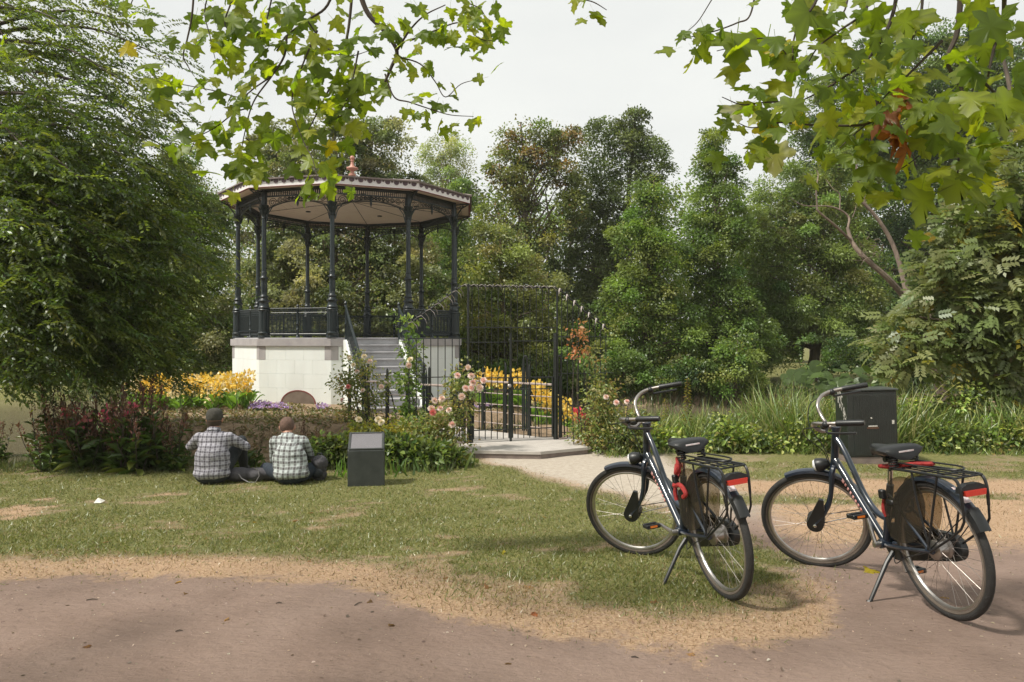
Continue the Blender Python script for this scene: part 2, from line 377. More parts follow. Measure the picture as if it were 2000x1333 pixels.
# ------------------------------------------------------------------ pond
m, n, l, o = newmat('pond_water')
b = n.new('ShaderNodeBsdfPrincipled'); l.new(b.outputs[0], o.inputs[0])
b.inputs['Base Color'].default_value = (.145, .118, .08, 1); b.inputs['Roughness'].default_value = .10; b.inputs['IOR'].default_value = 1.33
tcn = n.new('ShaderNodeTexCoord'); mm = n.new('ShaderNodeMapping'); mm.inputs['Scale'].default_value = (1.2, 5, 1); l.new(tcn.outputs['Object'], mm.inputs['Vector'])
z = n.new('ShaderNodeTexNoise'); z.inputs['Scale'].default_value = 2.5; z.inputs['Detail'].default_value = 5; l.new(mm.outputs['Vector'], z.inputs['Vector'])
bp = n.new('ShaderNodeBump'); bp.inputs['Strength'].default_value = .22; bp.inputs['Distance'].default_value = .03; l.new(z.outputs['Fac'], bp.inputs['Height']); l.new(bp.outputs['Normal'], b.inputs['Normal'])
wb = MB(); wb.add([(-70, 9.0, 0), (70, 9.0, 0), (70, 30, 0), (-70, 30, 0)], [(0, 1, 2, 3)])
water = wb.build('pond_water', m, None, 0, loc=(0, 0, -.27)); tag(water, 'murky brown park pond around the bandstand island', None, None, 'structure')

# ------------------------------------------------------------------ paved landing in front of the gate and path over the neck
def flat_poly(name, pts, z0, z1, mat, side=None, parent=None):
    b = MB(); k = len(pts)
    b.add([(x, y, z0) for x, y in pts]+[(x, y, z1) for x, y in pts], [tuple(range(k, 2*k))]+[(i, (i+1) % k, k+(i+1) % k, k+i) for i in range(k)])
    return b.build(name, mat, parent, 0)
slab = thing('landing_step', 'low paved stone step in front of the iron gate', 'step', (0, 0, 0))
SL = [(-.72, 10.95), (.42, 10.83), (1.16, 11.30), (1.05, 12.5), (-.95, 12.35)]
flat_poly('paving_slab', SL, .062, .105, M['concrete'], parent=slab)
SLi = [(x*.995, y+.012) for x, y in SL]
flat_poly('riser', SLi, -.12, .060, M['kerb'], parent=slab)
isl_path = flat_poly('path', [(-.95, 12.36), (.55, 12.44), (-2.75, 15.75), (-4.15, 15.15)], -.2, .100, M['concrete'])
isl_path.rotation_euler = (0, 0, 0); tag(isl_path, 'pale paved path from the gate to the bandstand stairs', None, None, 'structure')
# ================================================================== bandstand
AN = R(-12.14); DB = 20.9; RC = 2.95; RB = 3.09; RR = 3.40
BC = Vector((DB*math.sin(AN), DB*math.cos(AN), 0)); TV = Vector((-math.sin(AN), -math.cos(AN), 0)); RV = Vector((math.cos(AN), -math.sin(AN), 0))
Zg, Zp = .20, 1.80
stand = thing('bandstand', 'dark green iron bandstand with octagonal-looking roof on white base', 'bandstand', BC+Vector((0, 0, Zg)))
stand['label'] = 'dark green iron bandstand with shallow roof on a white stone base'
OFF = Vector((0, 0, -Zg))
def bp_(r, th, z):   # point in the bandstand's own frame; th degrees from the camera side towards the right
    t = R(th); return RV*(r*math.sin(t))+TV*(r*math.cos(t))+Vector((0, 0, z))+OFF
TH = [-81+36*k for k in range(10)]
core = MB(); core.add([bp_(RB-.06, t, Zg-.3) for t in TH]+[bp_(RB-.06, t, Zp-.05) for t in TH], [tuple(range(9, -1, -1)), tuple(range(10, 20))]+[(k, (k+1) % 10, 10+(k+1) % 10, 10+k) for k in range(10)])
core.build('base_core', M['grey_stone'], stand, 0)
# white painted blocks, courses with thin recessed joints; corner blocks of grey stone under the cornice
CO = [Zg-.25, .60, .94, 1.27, 1.60]
for k in range(10):
    a, b_ = bp_(RB, TH[k], 0), bp_(RB, TH[k]+36, 0); e = (b_-a); Lw = e.length; e.normalize(); nn = Vector((e.y, -e.x, 0))
    if nn.dot((a+b_)/2) < 0: nn = -nn
    for c in range(4):
        ncol = 4; off = .5 if c % 2 else 0
        cuts = sorted(set([0, Lw]+[Lw*(i+off)/ncol for i in range(ncol+1) if 0 < (i+off)/ncol < 1]))
        for i in range(len(cuts)-1):
            u0, u1 = cuts[i]+.0012, cuts[i+1]-.0012; z0, z1 = CO[c]+.0012, CO[c+1]-.0012
            if c == 3:      # leave the corners to the grey blocks
                u0 = max(u0, .17); u1 = min(u1, Lw-.17)
            mbk = MB(); cc = a+e*((u0+u1)/2)+Vector((0, 0, (z0+z1)/2))-nn*.03
            rot = Matrix((e, nn, Vector((0, 0, 1)))).transposed()
            if u1-u0 < .03: continue
            mbk.box(cc, (u1-u0, .06, z1-z0), rot, .0012); mbk.build('block', M['white_paint'], stand, 0)
    for s_, p in ((1, a), (-1, b_)):
        mbk = MB(); rot = Matrix((e, nn, Vector((0, 0, 1)))).transposed()
        mbk.box(p+e*s_*.085+Vector((0, 0, 1.435))-nn*.026, (.165, .06, .326), rot, .004); mbk.build('corner_block', M['grey_stone'], stand, 0)
    ca, cb = bp_(RB+.05, TH[k], 0), bp_(RB+.05, TH[k]+36, 0)
    mbk = MB(); ia, ib = bp_(RB-.25, TH[k], 0), bp_(RB-.25, TH[k]+36, 0)
    vz = lambda p, z: Vector((p.x, p.y, p.z+z)); g = e*.002
    mbk.add([vz(q, z) for z in (1.603, 1.772) for q in (ca+g, cb-g, ib-g, ia+g)], [(0, 3, 2, 1), (4, 5, 6, 7), (0, 1, 5, 4), (1, 2, 6, 5), (2, 3, 7, 6), (3, 0, 4, 7)])
    mbk.build('cornice', M['grey_stone'], stand, 0)
fl = MB(); fl.add([bp_(RB-.02, t, 1.774) for t in TH]+[bp_(RB-.02, t, Zp) for t in TH], [tuple(range(9, -1, -1)), tuple(range(10, 20))]+[(k, (k+1) % 10, 10+(k+1) % 10, 10+k) for k in range(10)])
fl.build('platform_floor', M['step_stone'], stand, 0)
# low arched opening in the front-left face
a, b_ = bp_(RB, -45, 0), bp_(RB, -9, 0); e = (b_-a).normalized(); nn = Vector((e.y, -e.x, 0)); nn = nn if nn.dot(a+b_) > 0 else -nn
oc = a+(b_-a)*.55
arc = [(.44*math.cos(math.pi*i/20), .235+.30*math.sin(math.pi*i/20)-.0) for i in range(21)]
rim = MB(); o2 = [(.47*math.cos(math.pi*i/20), .225+.335*math.sin(math.pi*i/20)) for i in range(21)]
up = Vector((0, 0, 1))
vsr = [oc+e*p[0]+up*(p[1])+nn*.012 for p in arc]+[oc+e*p[0]+up*p[1]+nn*.012 for p in o2]+[oc+e*p[0]+up*p[1]-nn*.01 for p in o2]+[oc+e*p[0]+up*p[1]-nn*.001 for p in arc]
fr = []
for i in range(20): fr += [(i, i+1, 22+i, 21+i), (21+i, 22+i, 43+i, 42+i), (63+i, 64+i, i+1, i)]
rim.add(vsr, fr); vent = rim.build('arched_opening', M['red_trim'], stand, 0)
pan = MB(); pan.prism(arc, oc+nn*.003, e, up, .003 if e.cross(up).dot(nn) > 0 else -.003); pan.build('opening_panel', M['vent'], vent, 0)
# columns
def ring(z, r, h, bulge=.018): return [(r, z), (r+bulge*.8, z+h*.25), (r+bulge, z+h*.5), (r+bulge*.8, z+h*.75), (r, z+h)]
colm = MB()
colm.lathe([(.150, 0), (.150, .03), (.135, .04), (.135, .07), (.146, .085), (.146, .12), (.126, .14)], 20, c=(0, 0, 0))
colm.lathe([(.122, .14), (.122, .62)], 28, flute=.10)
colm.lathe([(.128, .62)]+ring(.64, .125, .05)+ring(.70, .118, .05)+[(.112, .78), (.108, .80), (.100, .85)]+ring(.86, .105, .06, .025)+[(.088, .94), (.085, .96)]+ring(.97, .088, .04)+[(.075, 1.03), (.068, 1.06), (.072, 1.12), (.074, 1.30), (.070, 1.40)]+ring(1.41, .074, .06, .024)+[(.062, 1.50), (.066, 1.54)]+ring(1.56, .06, .03, .012)+[(.057, 1.62), (.053, 2.88)]+ring(2.88, .055, .03, .014)+[(.056, 2.94), (.07, 2.98), (.098, 3.04), (.105, 3.07), (.075, 3.09), (.085, 3.12), (.112, 3.17), (.116, 3.20), (.066, 3.22), (.062, 3.60)], 18)
colme = colm.mesh('column', M['iron_green'])
leafme = MB()
for k in range(8):
    t = 2*math.pi*k/8; d = Vector((math.cos(t), math.sin(t), 0)); leafme.tube([d*.06+Vector((0, 0, 2.98)), d*.10+Vector((0, 0, 3.08)), d*.135+Vector((0, 0, 3.13)), d*.125+Vector((0, 0, 3.10))], [.02, .022, .018, .008], 5)
leafme = leafme.mesh('capital', M['iron_green'])
for t in TH:
    c = obj('column', colme, stand, bp_(RC, t, Zp)); obj('capital_leaf', leafme, c)
# railings (one bay is the stair opening)
def railing():
    L = 1.823-.24; b = MB()
    b.tube([(-L/2, 0, .70), (L/2, 0, .70)], .018, 8); b.tube([(-L/2, 0, .60), (L/2, 0, .60)], .008, 6); b.tube([(-L/2, 0, .09), (L/2, 0, .09)], .012, 6)
    n_ = 44
    for i in range(n_+1):
        x = -L/2+L*i/n_; b.tube([(x, 0, .05), (x, 0, .70)], .0072, 5, False)
        if i < n_:
            xm = x+L/n_/2
            for z in (.55, .12): b.ball((xm, 0, z), .013, 6, 4)
            pts = [(xm+.03*math.cos(a), 0, .65+.035*math.sin(a)) for a in np.linspace(-.4, 3.5, 7)]; b.tube(pts, .005, 4, False)
            b.tube([(xm-.025, 0, .10), (xm-.015, -.02, .16), (xm+.015, -.03, .18), (xm+.03, -.03, .155)], .006, 4, False)
    b.lathe([(.05, .0), (.05, .03), (.032, .05), (.03, .18), (.042, .2), (.03, .22), (.026, .30), (.04, .33), (.028, .36), (.024, .68), (.036, .70), (.02, .73), (.032, .76), (.018, .79), (.004, .80)], 10)
    return b.mesh('railing', M['iron_green'])
rail_me = railing()
for k in range(10):
    if k == 2: continue
    a, b_ = bp_(RC, TH[k], Zp), bp_(RC, TH[k]+36, Zp); e = b_-a
    obj('railing', rail_me, stand, (a+b_)/2, (0, 0, math.atan2(e.y, e.x)))
# beams, friezes, arched brackets, fascia boards and roof panels
for k in range(10):
    a, b_ = bp_(RC, TH[k], 0), bp_(RC, TH[k]+36, 0); e = b_-a; Lb = e.length; e.normalize(); mid = (a+b_)/2; ang = math.atan2(e.y, e.x)
    beam = MB(); beam.box((0, 0, 5.375), (Lb-.004, .11, .07), None, .006); beam.box((0, 0, 5.205), (Lb-.10, .05, .030)); beam.box((0, 0, 5.325), (Lb-.10, .06, .022))
    nb = 34
    for i in range(nb):
        x = -Lb/2+.06+(Lb-.12)*(i+.5)/nb; beam.box((x, 0, 5.265), (.020, .02, .094))
    beam.build('frieze_beam', M['iron_green'], stand, 0, loc=mid, rot=(0, 0, ang))
    br = MB(); H0 = 5.19; hw = Lb/2-.07
    def arch(x): return 5.075-.19*(abs(x)/hw)**2.2
    xs = np.linspace(-hw, hw, 25)
    br.tube([(x, 0, arch(x)) for x in xs], .015, 6); br.tube([(x, 0, arch(x)+.03) for x in xs], .008, 5)
    for s_ in (-1, 1):
        br.tube([(s_*hw, 0, arch(hw)-.28), (s_*hw, 0, H0)], .014, 6)
        br.tube([(s_*(hw), 0, arch(hw)-.28), (s_*(hw-.05), 0, arch(hw)-.08), (s_*(hw-.16), 0, arch(hw-.16)-.005)], .012, 5)
    x = -hw+.05
    while x < hw-.03:                       # scrollwork filling the spandrel
        zt = H0-.005; zb = arch(x)+.02; r_ = max(.022, (zt-zb)/2.2); xc = x+r_
        if abs(xc) > .02 and r_ < .3:
            tt = np.linspace(0, 4.2*math.pi, 26); s2 = 1 if xc < 0 else -1
            br.tube([(xc+s2*r_*(1-t/16)*math.cos(t), 0, (zt+zb)/2+r_*(1-t/16)*math.sin(t)) for t in tt], .0085, 4, False)
        x += 2*r_*1.02
    br.lathe([(.004, 4.93), (.018, 4.97), (.03, 5.02), (.02, 5.05), (.034, 5.09), (.022, 5.12), (.022, 5.2)], 8)
    br.build('arched_bracket', M['iron_green'], stand, 40, loc=mid, rot=(0, 0, ang))
    # eaves bracket from the column out to the corner of the roof
    vd = (bp_(1, TH[k], 0)-bp_(0, TH[k], 0)); eb = MB(); c0 = bp_(RC, TH[k], 0)
    eb.tube([c0+vd*.05+up*4.85, c0+vd*.10+up*5.05, c0+vd*.22+up*5.22, c0+vd*.40+up*5.31], .018, 6)
    eb.tube([c0+vd*.05+up*5.32, c0+vd*.43+up*5.33], .02, 6)
    for q in range(3): 
        tt = np.linspace(0, 3.6*math.pi, 20); cq = c0+vd*(.11+.07*q)+up*(5.22+.025*q); rr = .045-.008*q
        eb.tube([cq+vd*(rr*(1-t/14)*math.cos(t))+up*(rr*(1-t/14)*math.sin(t)) for t in tt], .007, 4, False)
    eb.build('eaves_bracket', M['iron_green'], stand, 40)
    # fascia board with scalloped plum drops under the roof edge
    fa, fb = bp_(RR, TH[k], 0), bp_(RR, TH[k]+36, 0); fe = (fb-fa); Lf = fe.length; fe.normalize(); fn = Vector((fe.y, -fe.x, 0)); fn = fn if fn.dot(fa+fb) > 0 else -fn
    fas = MB(); rot = Matrix((fe, fn, up)).transposed(); fm = (fa+fb)/2
    fas.box(fm+up*5.435-fn*.02, (Lf-.002, .035, .175), rot)
    fo = fas.build('fascia_board', M['fascia'], stand, 0)
    tr = MB(); tr.box(fm+up*5.343-fn*.02, (Lf-.01, .045, .012), rot); tr.build('red_edge', M['red_trim'], fo, 0)
    sc_ = MB(); nd = 10
    for i in range(nd):
        for (dx, r_, hgt) in ((.5, .062, .090), (0., .028, .042)):
            if dx == 0. and i == 0: continue
            cx = fa+fe*(Lf*(i+dx)/nd); 
            poly = [(-r_, .0)]+[(r_*math.cos(math.pi+math.pi*j/8), -hgt+r_+r_*math.sin(math.pi+math.pi*j/8)) for j in range(9)]+[(r_, .0)]
            sc_.prism(poly, cx+up*5.508+fn*.001, fe, up, .010 if fe.cross(up).dot(fn) > 0 else -.010)
    sc_.build('scallop_trim', M['plum'], fo, 0)
    # roof panel (shallow pyramid) and ceiling panel below it
    ra, rb, ap = bp_(RR+.05, TH[k], 5.545), bp_(RR+.05, TH[k]+36, 5.545), bp_(0, 0, 6.20)
    rf = MB(); rf.add([ra, rb, ap, ra-up*.03, rb-up*.03, ap-up*.03], [(0, 1, 2), (5, 4, 3), (0, 3, 4, 1), (1, 4, 5, 2), (2, 5, 3, 0)])
    rf.build('roof_panel', M['roof'], stand, 0)
    rs = MB(); rs.tube([ra+up*.01, ap+up*.01], .022, 6); rs.build('roof_seam', M['roof'], stand, 0)
    cl = MB(); apc = bp_(0, 0, 5.56); outa, outb = bp_(RR-.04, TH[k]+.05, 5.36), bp_(RR-.04, TH[k]+35.95, 5.36); nb = 15
    g = .0035
    for i in range(nb):          # tongue and groove boards running parallel to the eaves
        r0, r1 = i/nb, (i+1)/nb
        A, B_, C_, D_ = apc.lerp(outa, r0+g*.6), apc.lerp(outb, r0+g*.6), apc.lerp(outb, r1-g*.6), apc.lerp(outa, r1-g*.6)
        cl.add([A, B_, C_, D_, A+up*.02, B_+up*.02, C_+up*.02, D_+up*.02], [(0, 1, 2, 3), (7, 6, 5, 4), (0, 4, 5, 1), (1, 5, 6, 2), (2, 6, 7, 3), (3, 7, 4, 0)])
    cl.build('ceiling_panel', M['ceiling'], stand, 0)
    rib = MB(); rib.tube([apc-up*.004, outa-up*.004], .010, 4); rib.build('ceiling_rib', M['vent'], stand, 0)
    if k % 2 == 0:
        sp_ = MB(); sp_.lathe([(.07, 0), (.07, .02)], 12, c=apc.lerp((outa+outb)/2, .55)-up*.02); sp_.build('ceiling_lamp', M['iron_black'], stand, 0)
fin = MB(); fin.lathe([(.10, 0), (.10, .05), (.06, .07), (.05, .13), (.07, .15), (.15, .18), (.165, .205), (.15, .23), (.08, .25), (.06, .28), (.045, .33), (.038, .40), (.06, .415), (.05, .43), (.04, .44), (.062, .47), (.066, .50), (.055, .535), (.02, .56)], 20, c=bp_(0, 0, 6.26))
fin.build('finial', M['terracotta'], stand, 40)
# stairs: steps, side strings and handrails
sd = bp_(1, 9, 0)-bp_(0, 0, 0); sd.z = 0; sd.normalize(); sr = Vector((-sd.y, sd.x, 0)); sr = sr if sr.dot(RV) > 0 else -sr
S0 = bp_(RB*math.cos(R(18))+.02, 9, 0); NS = 10; RI = (Zp-Zg-.02)/NS; RU = .255
rot = Matrix((sr, sd, up)).transposed()
for i in range(NS):
    zt = Zp-RI*i-.002*i; c = S0+sd*(RU*(i+.5)-.0); wid = 1.12
    stp = MB(); stp.box(c+up*(zt-RI/2-.02), (wid, RU-.004, RI-.035), rot); o_ = stp.build('step', M['step_stone'], stand, 0)
    td = MB(); td.box(c+up*(zt-.019)+sd*.02, (wid, RU+.035, .034), rot, .006); td.build('tread', M['step_stone'], o_, 0)
for s_ in (-1, 1):
    st = MB(); w0 = S0+sr*s_*.63; Lr = NS*RU
    pr = [(0, Zp-.05), (0, Zg-.2), (Lr+.06, Zg-.2), (Lr+.06, Zg+.12), (.25, Zp-.05)]
    st.prism(pr, w0-sr*.05, sd, up, .10 if sd.cross(up).dot(sr) > 0 else -.10); st.build('stair_wall', M['white_paint'], stand, 0)
    hr = MB(); A = w0+up*(Zp+.75)+sd*.05; B_ = w0+up*(Zg+.95)+sd*(Lr-.05)
    hr.tube([A, B_], .026, 8); hr.tube([A-up*.10, B_-up*.10], .012, 6)
    nb = 20
    for i in range(nb+1):
        p = A.lerp(B_, i/nb); q = (w0+sd*(.05+(Lr-.1)*i/nb)+up*(max(Zp-.05-(Zp-.17-Zg)*max(0, (.05+(Lr-.1)*i/nb)-.25)/(Lr-.19), Zg+.1)))
        hr.tube([q, p], .009, 5, False)
        if i % 2 == 0: hr.ball(p.lerp(q, .25), .022, 6, 4)
    for s2, P in ((0, A), (1, B_)):
        f = Vector((P.x, P.y, (Zp-.05 if s2 == 0 else Zg+.02)+OFF.z*0)); 
        hr.lathe([(.035, 0), (.035, .05), (.022, .07), (.022, .5), (.035, .52), (.022, .56), (.020, .90), (.04, .93), (.025, .97), (.042, 1.01), (.02, 1.05), (.003, 1.07)], 10, c=(P.x, P.y, P.z-.95))
    hr.build('stair_handrail', M['iron_green'], stand, 40)
# ================================================================== iron gate, spiked screen and bridge railings
GA = Vector((PX(912, 11.75), 11.75, .10)); GB = Vector((PX(1088, 12.2), 12.2, .10)); GE = (GB-GA); GL = GE.length; GE.normalize(); GN = Vector((-GE.y, GE.x, 0))
grot = math.atan2(GE.y, GE.x)
def gp(u, z): return Vector((u, 0, z))       # gate frame: origin at the left post, u along the gate
ibar = {}
def bar_mesh(h, r=.0075):
    key = (round(h, 2), r)
    if key not in ibar: ibar[key] = MB().tube([(0, 0, 0), (0, 0, round(h, 2))], r, 6).mesh('bar', M['iron_black'])
    return ibar[key]
def hook(b, p, d, L=.09):       # curled flat spike along a rail
    d = Vector(d).normalized(); b.tube([p, p+d*L*.5+Vector((0, 0, L*.25)), p+d*L*.95-Vector((0, 0, L*.1)), p+d*L*1.1-Vector((0, 0, L*.55))], [.010, .013, .010, .003], 4, True, .45)
gate = thing('iron_gate', 'closed black iron double gate of thin bars between thick posts', 'gate', GA, grot)
ZT = 1.03                                     # height of the gate top above the slab
def leaf_gate(u0, u1, nbar):
    lf = MB(); lf.tube([gp(u0, .06), gp(u0, ZT)], .019, 8); o_ = lf.build('gate_leaf', M['iron_black'], gate)
    MB().tube([gp(u1, .06), gp(u1, ZT)], .017, 8).build('stile', M['iron_black'], o_)
    for z in (.20, .84, ZT): MB().tube([gp(u0, z), gp(u1, z)], .010, 6).build('rail', M['iron_black'], o_)
    for i in range(1, nbar):
        u = u0+(u1-u0)*i/nbar; obj('bar', bar_mesh(ZT-.06), o_, gp(u, .05))
    return o_
leaf_gate(.10, GL*.46, 6); leaf_gate(GL*.46+.05, GL-.08, 7)
for u, h, r_ in ((.02, 2.52, .020), (.07, 1.10, .034), (-.04, 1.05, .022), (GL*.46+.025, 1.75, .022), (GL-.03, 1.75, .036), (GL+.05, 1.05, .024), (GL+.0, 2.45, .016)):
    p = MB(); p.tube([gp(u, 0), gp(u, h)], r_, 4 if r_ > .03 else 8); p.build('gate_post', M['iron_black'], gate, 30)
for u in (GL*.62, GL+.01):       # hooked staples standing over the gate
    st = MB(); st.tube([gp(u, 1.0), gp(u, 1.32), gp(u+.01, 1.37), gp(u+.04, 1.375), gp(u+.06, 1.34), gp(u+.06, 1.0)], .018, 8); st.build('hooked_post', M['iron_black'], gate)
lk = MB(); lk.ball(gp(GL*.46, .90)-Vector((0, .02, 0)), (.035, .02, .03)); lk.build('padlock', pm('padlock_steel', (.55, .50, .48), None, 20, .35, .6), gate)
for u in (-.12, GL+.09): MB().box((u, 0, .01), (.14, .10, .04), None, .008).build('post_foot', M['kerb'], gate, 0)

screen = thing('spiked_screen', 'tall spiked iron screen fanning out on both sides of the gate', 'fence', GA+GN*.10, grot)
HT_ = 2.50
top = MB(); top.tube([gp(-.05, HT_), gp(GL, HT_)], .012, 6)
top.tube([gp(-.08, HT_-.01), gp(-.46, HT_-.30), gp(-.92, HT_-.62)], .013, 6)
top.tube([gp(GL, HT_), gp(GL+.12, HT_-.06), gp(GL+.50, HT_-.36), gp(GL+.95, HT_-.68)], .013, 6); top.build('top_rail', M['iron_black'], screen)
sp_ = MB(); sh = MB()
for i in range(24): hook(sp_, gp(-.05+GL*i/23, HT_), (1, -.25*(-1)**i, 0), .115); sh.tube([gp(-.02+GL*i/23, HT_), gp(-.02+GL*i/23, HT_+.07)], [.006, .002], 4)
for i in range(13):
    t = i/12; p = gp(-.08-.84*t, HT_-.01-.60*t); hook(sp_, p, (1, -.6*(-1)**i, -.15), .15); hook(sh, p, (-.4, .8*(-1)**i, .3), .08)
for i in range(14):
    t = i/13; p = gp(GL+.10+.85*t, HT_-.05-.63*t); hook(sp_, p, (-.5, -.8*(-1)**i, .1), .13); hook(sh, p, (.6, .6*(-1)**i, .25), .09)
tag(sp_.build('spike_row', pm('worn_iron', (.46, .41, .39), (.26, .22, .21), 30, .5), screen), None, None, None, 'stuff'); tag(sh.build('dark_spike_row', M['iron_black'], screen), None, None, None, 'stuff')
for z, u0, u1 in ((1.84, 0, GL), (1.60, 0, GL*.46), (1.62, GL*.47, GL), (1.66, -.92, 0), (1.05, -.92, 0), (1.69, GL+.06, GL+.98), (1.08, GL+.06, GL+1.05), (.10, GL+.06, GL+1.0)):
    MB().tube([gp(u0, z), gp(u1, z)], .0085, 6).build('rail', M['iron_black'], screen)
for i in range(1, 14): obj('bar', bar_mesh(HT_-1.0, .006), screen, gp(GL*i/14, 1.0))
for i in range(8): u = -.10-.115*i; obj('bar', bar_mesh(1.66, .0075), screen, gp(u, .0))
for i in range(9):
    u = GL+.12+.10*i; h = HT_-.05-.70*(u-GL-.1)/.85; obj('bar', bar_mesh(h, .0075), screen, gp(u, .0))

def bridge_rail(name, label, A, B_, seed):
    r_ = random.Random(seed); A = Vector(A); B_ = Vector(B_); e = B_-A; L = e.length; ang = math.atan2(e.y, e.x); e.normalize()
    t = thing(name, label, 'railing', A, ang); 
    MB().box((L/2, 0, .93), (L, .07, .035), None, .008).build('top_rail', M['rail_pale'], t, 0)
    for z in (.72, .52, .38, .18): MB().tube([(0, 0, z), (L, 0, z)], .010, 6).build('rail', M['rail_pale'], t)
    n_ = int(L/.62)+1
    for i in range(n_+1):
        x = L*i/n_; h = 1.15+.1*r_.random()
        p = MB(); p.box((x, 0, .455), (.05, .05, .91)); p.lathe([(.022, .95), (.026, 1.0), (.020, h), (.004, h+.04)], 8, c=(x, 0, 0)); p.build('post', M['iron_black'], t, 30)
        c = MB(); c.tube([(x+.02, 0, .88), (x-.06, -.05, .70), (x-.13, -.09, .35), (x-.14, -.10, .0)], .012, 6); c.build('curved_brace', M['iron_black'], t)
        if i % 3 == 1: 
            pk = MB()
            for j in range(3): xx = x+.05+.045*j; pk.tube([(xx, .02, .1), (xx, .02, 1.05+.08*r_.random()), (xx, .02, 1.22)], [.012, .016, .003], 6)
            tag(pk.build('picket_cluster', M['iron_green'], t), None, None, None, 'stuff')
bridge_rail('path_railing', 'iron path railing with pale top rail behind the rose bushes', (-.98, 12.15, .05), (-3.05, 13.95, .12), 3)
bridge_rail('path_railing', 'iron path railing with pale top rail seen through the gate', (.72, 12.55, .05), (-.95, 14.05, .10), 5)

# ================================================================== stone marker and utility cabinet
pd = 8.95; px0 = PX(716, pd); gz = hz(px0, pd)
mk = thing('stone_marker', 'dark stone block with sloping inscribed plaque on the lawn', 'marker stone', (px0, pd, gz), R(9))
bm_ = MB(); w, dp = .215, .17
bm_.add([(-w, -dp, -.05), (w, -dp, -.05), (w, dp, -.05), (-w, dp, -.05), (-w, -dp, .43), (w, -dp, .43), (w, dp, .60), (-w, dp, .60)], [(0, 3, 2, 1), (4, 5, 6, 7), (0, 1, 5, 4), (1, 2, 6, 5), (2, 3, 7, 6), (3, 0, 4, 7)])
body = bm_.build('block', M['granite'], mk, 0)
bv = body.modifiers.new('b', 'BEVEL'); bv.width = .01; bv.segments = 2
sl = math.atan2(.17, 2*dp); mt = Matrix.Rotation(sl, 3, 'X'); pc = Vector((0, 0, .515))
fr_ = MB()
for (c, s_) in (((0, -.17, .008), (.41, .022, .016)), ((0, .17, .008), (.41, .022, .016)), ((-.195, 0, .008), (.022, .318, .016)), ((.195, 0, .008), (.022, .318, .016))):
    fr_.box(pc+mt @ Vector(c), s_, mt, .003)
pf = fr_.build('plaque_frame', M['granite'], mk, 0)
pl = MB(); pl.box(pc+mt @ Vector((0, 0, .004)), (.366, .316, .006), mt); pl.build('plaque', M['plaque'], mk, 0)

cd_ = 10.45; cxw = PX(1708, cd_); gz = hz(cxw, cd_+.25)
cab = thing('utility_cabinet', 'weathered black metal utility cabinet standing by the reeds', 'cabinet', (cxw, cd_+.22, gz-.01), 0, rot=(0, R(-1.6), R(-4)))
M['cab'] = pm('cabinet_paint', (.020, .026, .024), (.012, .015, .014), 7, .42, bump=.15, bscale=50)
MB().box((0, 0, .055), (.66, .44, .11), None, .008).build('base', M['kerb'], cab, 0)
MB().box((0, 0, .575), (.68, .46, .93), None, .012).build('body', M['cab'], cab, 0)
MB().box((0, 0, 1.055), (.715, .495, .028), None, .008).build('lid', pm('cabinet_lid', (.05, .058, .056), None, 8, .35), cab, 0)
dr = MB(); dr.box((.03, -.235, .57), (.57, .012, .86), None, .004); door = dr.build('door', M['cab'], cab, 0)
rb_ = MB()
for i in range(22): rb_.box((-.235+.025*i, -.2425, .57), (.009, .005, .80))
tag(rb_.build('door_ribbing', M['cab'], door, 0), None, None, None, 'stuff')
pale_m = pm('worn_label', (.62, .60, .55), (.30, .29, .27), 60, .6, contrast=.12)
MB().box((.0, -.247, .545), (.125, .008, .016), None, .003).build('handle_slot', pale_m, door, 0)
MB().box((.0, -.2455, .520), (.16, .004, .022)).build('rust_streak', pm('rust', (.12, .06, .035), None, 30, .8), door, 0)
MB().lathe([(.012, 0), (.012, .01)], 10, Matrix.Rotation(R(90), 3, 'X'), (-.02, -.241, .66)).build('lock', pale_m, door, 30)
MB().box((.275, -.247, .60), (.03, .006, .055)).build('hinge_plate', pale_m, door, 0)
gr = MB(); r_ = random.Random(11)          # torn paper and paint scraps on the left side
for i in range(26):
    t = i/26; y = -.13+.22*r_.random()*t+.02*i/26; z = 1.0-.36*t+r_.gauss(0, .02); a_ = r_.uniform(.6, 2.2); L = r_.uniform(.02, .07)
    p = Vector((-.3415, .06-.22*t+r_.gauss(0, .035), z)); d = Vector((0, math.cos(a_), math.sin(a_))); n_ = Vector((0, -d.z, d.y))
    w_ = r_.uniform(.006, .016); gr.add([p-d*L-n_*w_*.5, p+d*L-n_*w_, p+d*L*.8+n_*w_, p-d*L*.9+n_*w_*.8], [(0, 1, 2, 3)])
gr.box((-.3415, .10, .93), (.002, .035, .16)); gr.build('torn_sticker', pale_m, cab, 0)
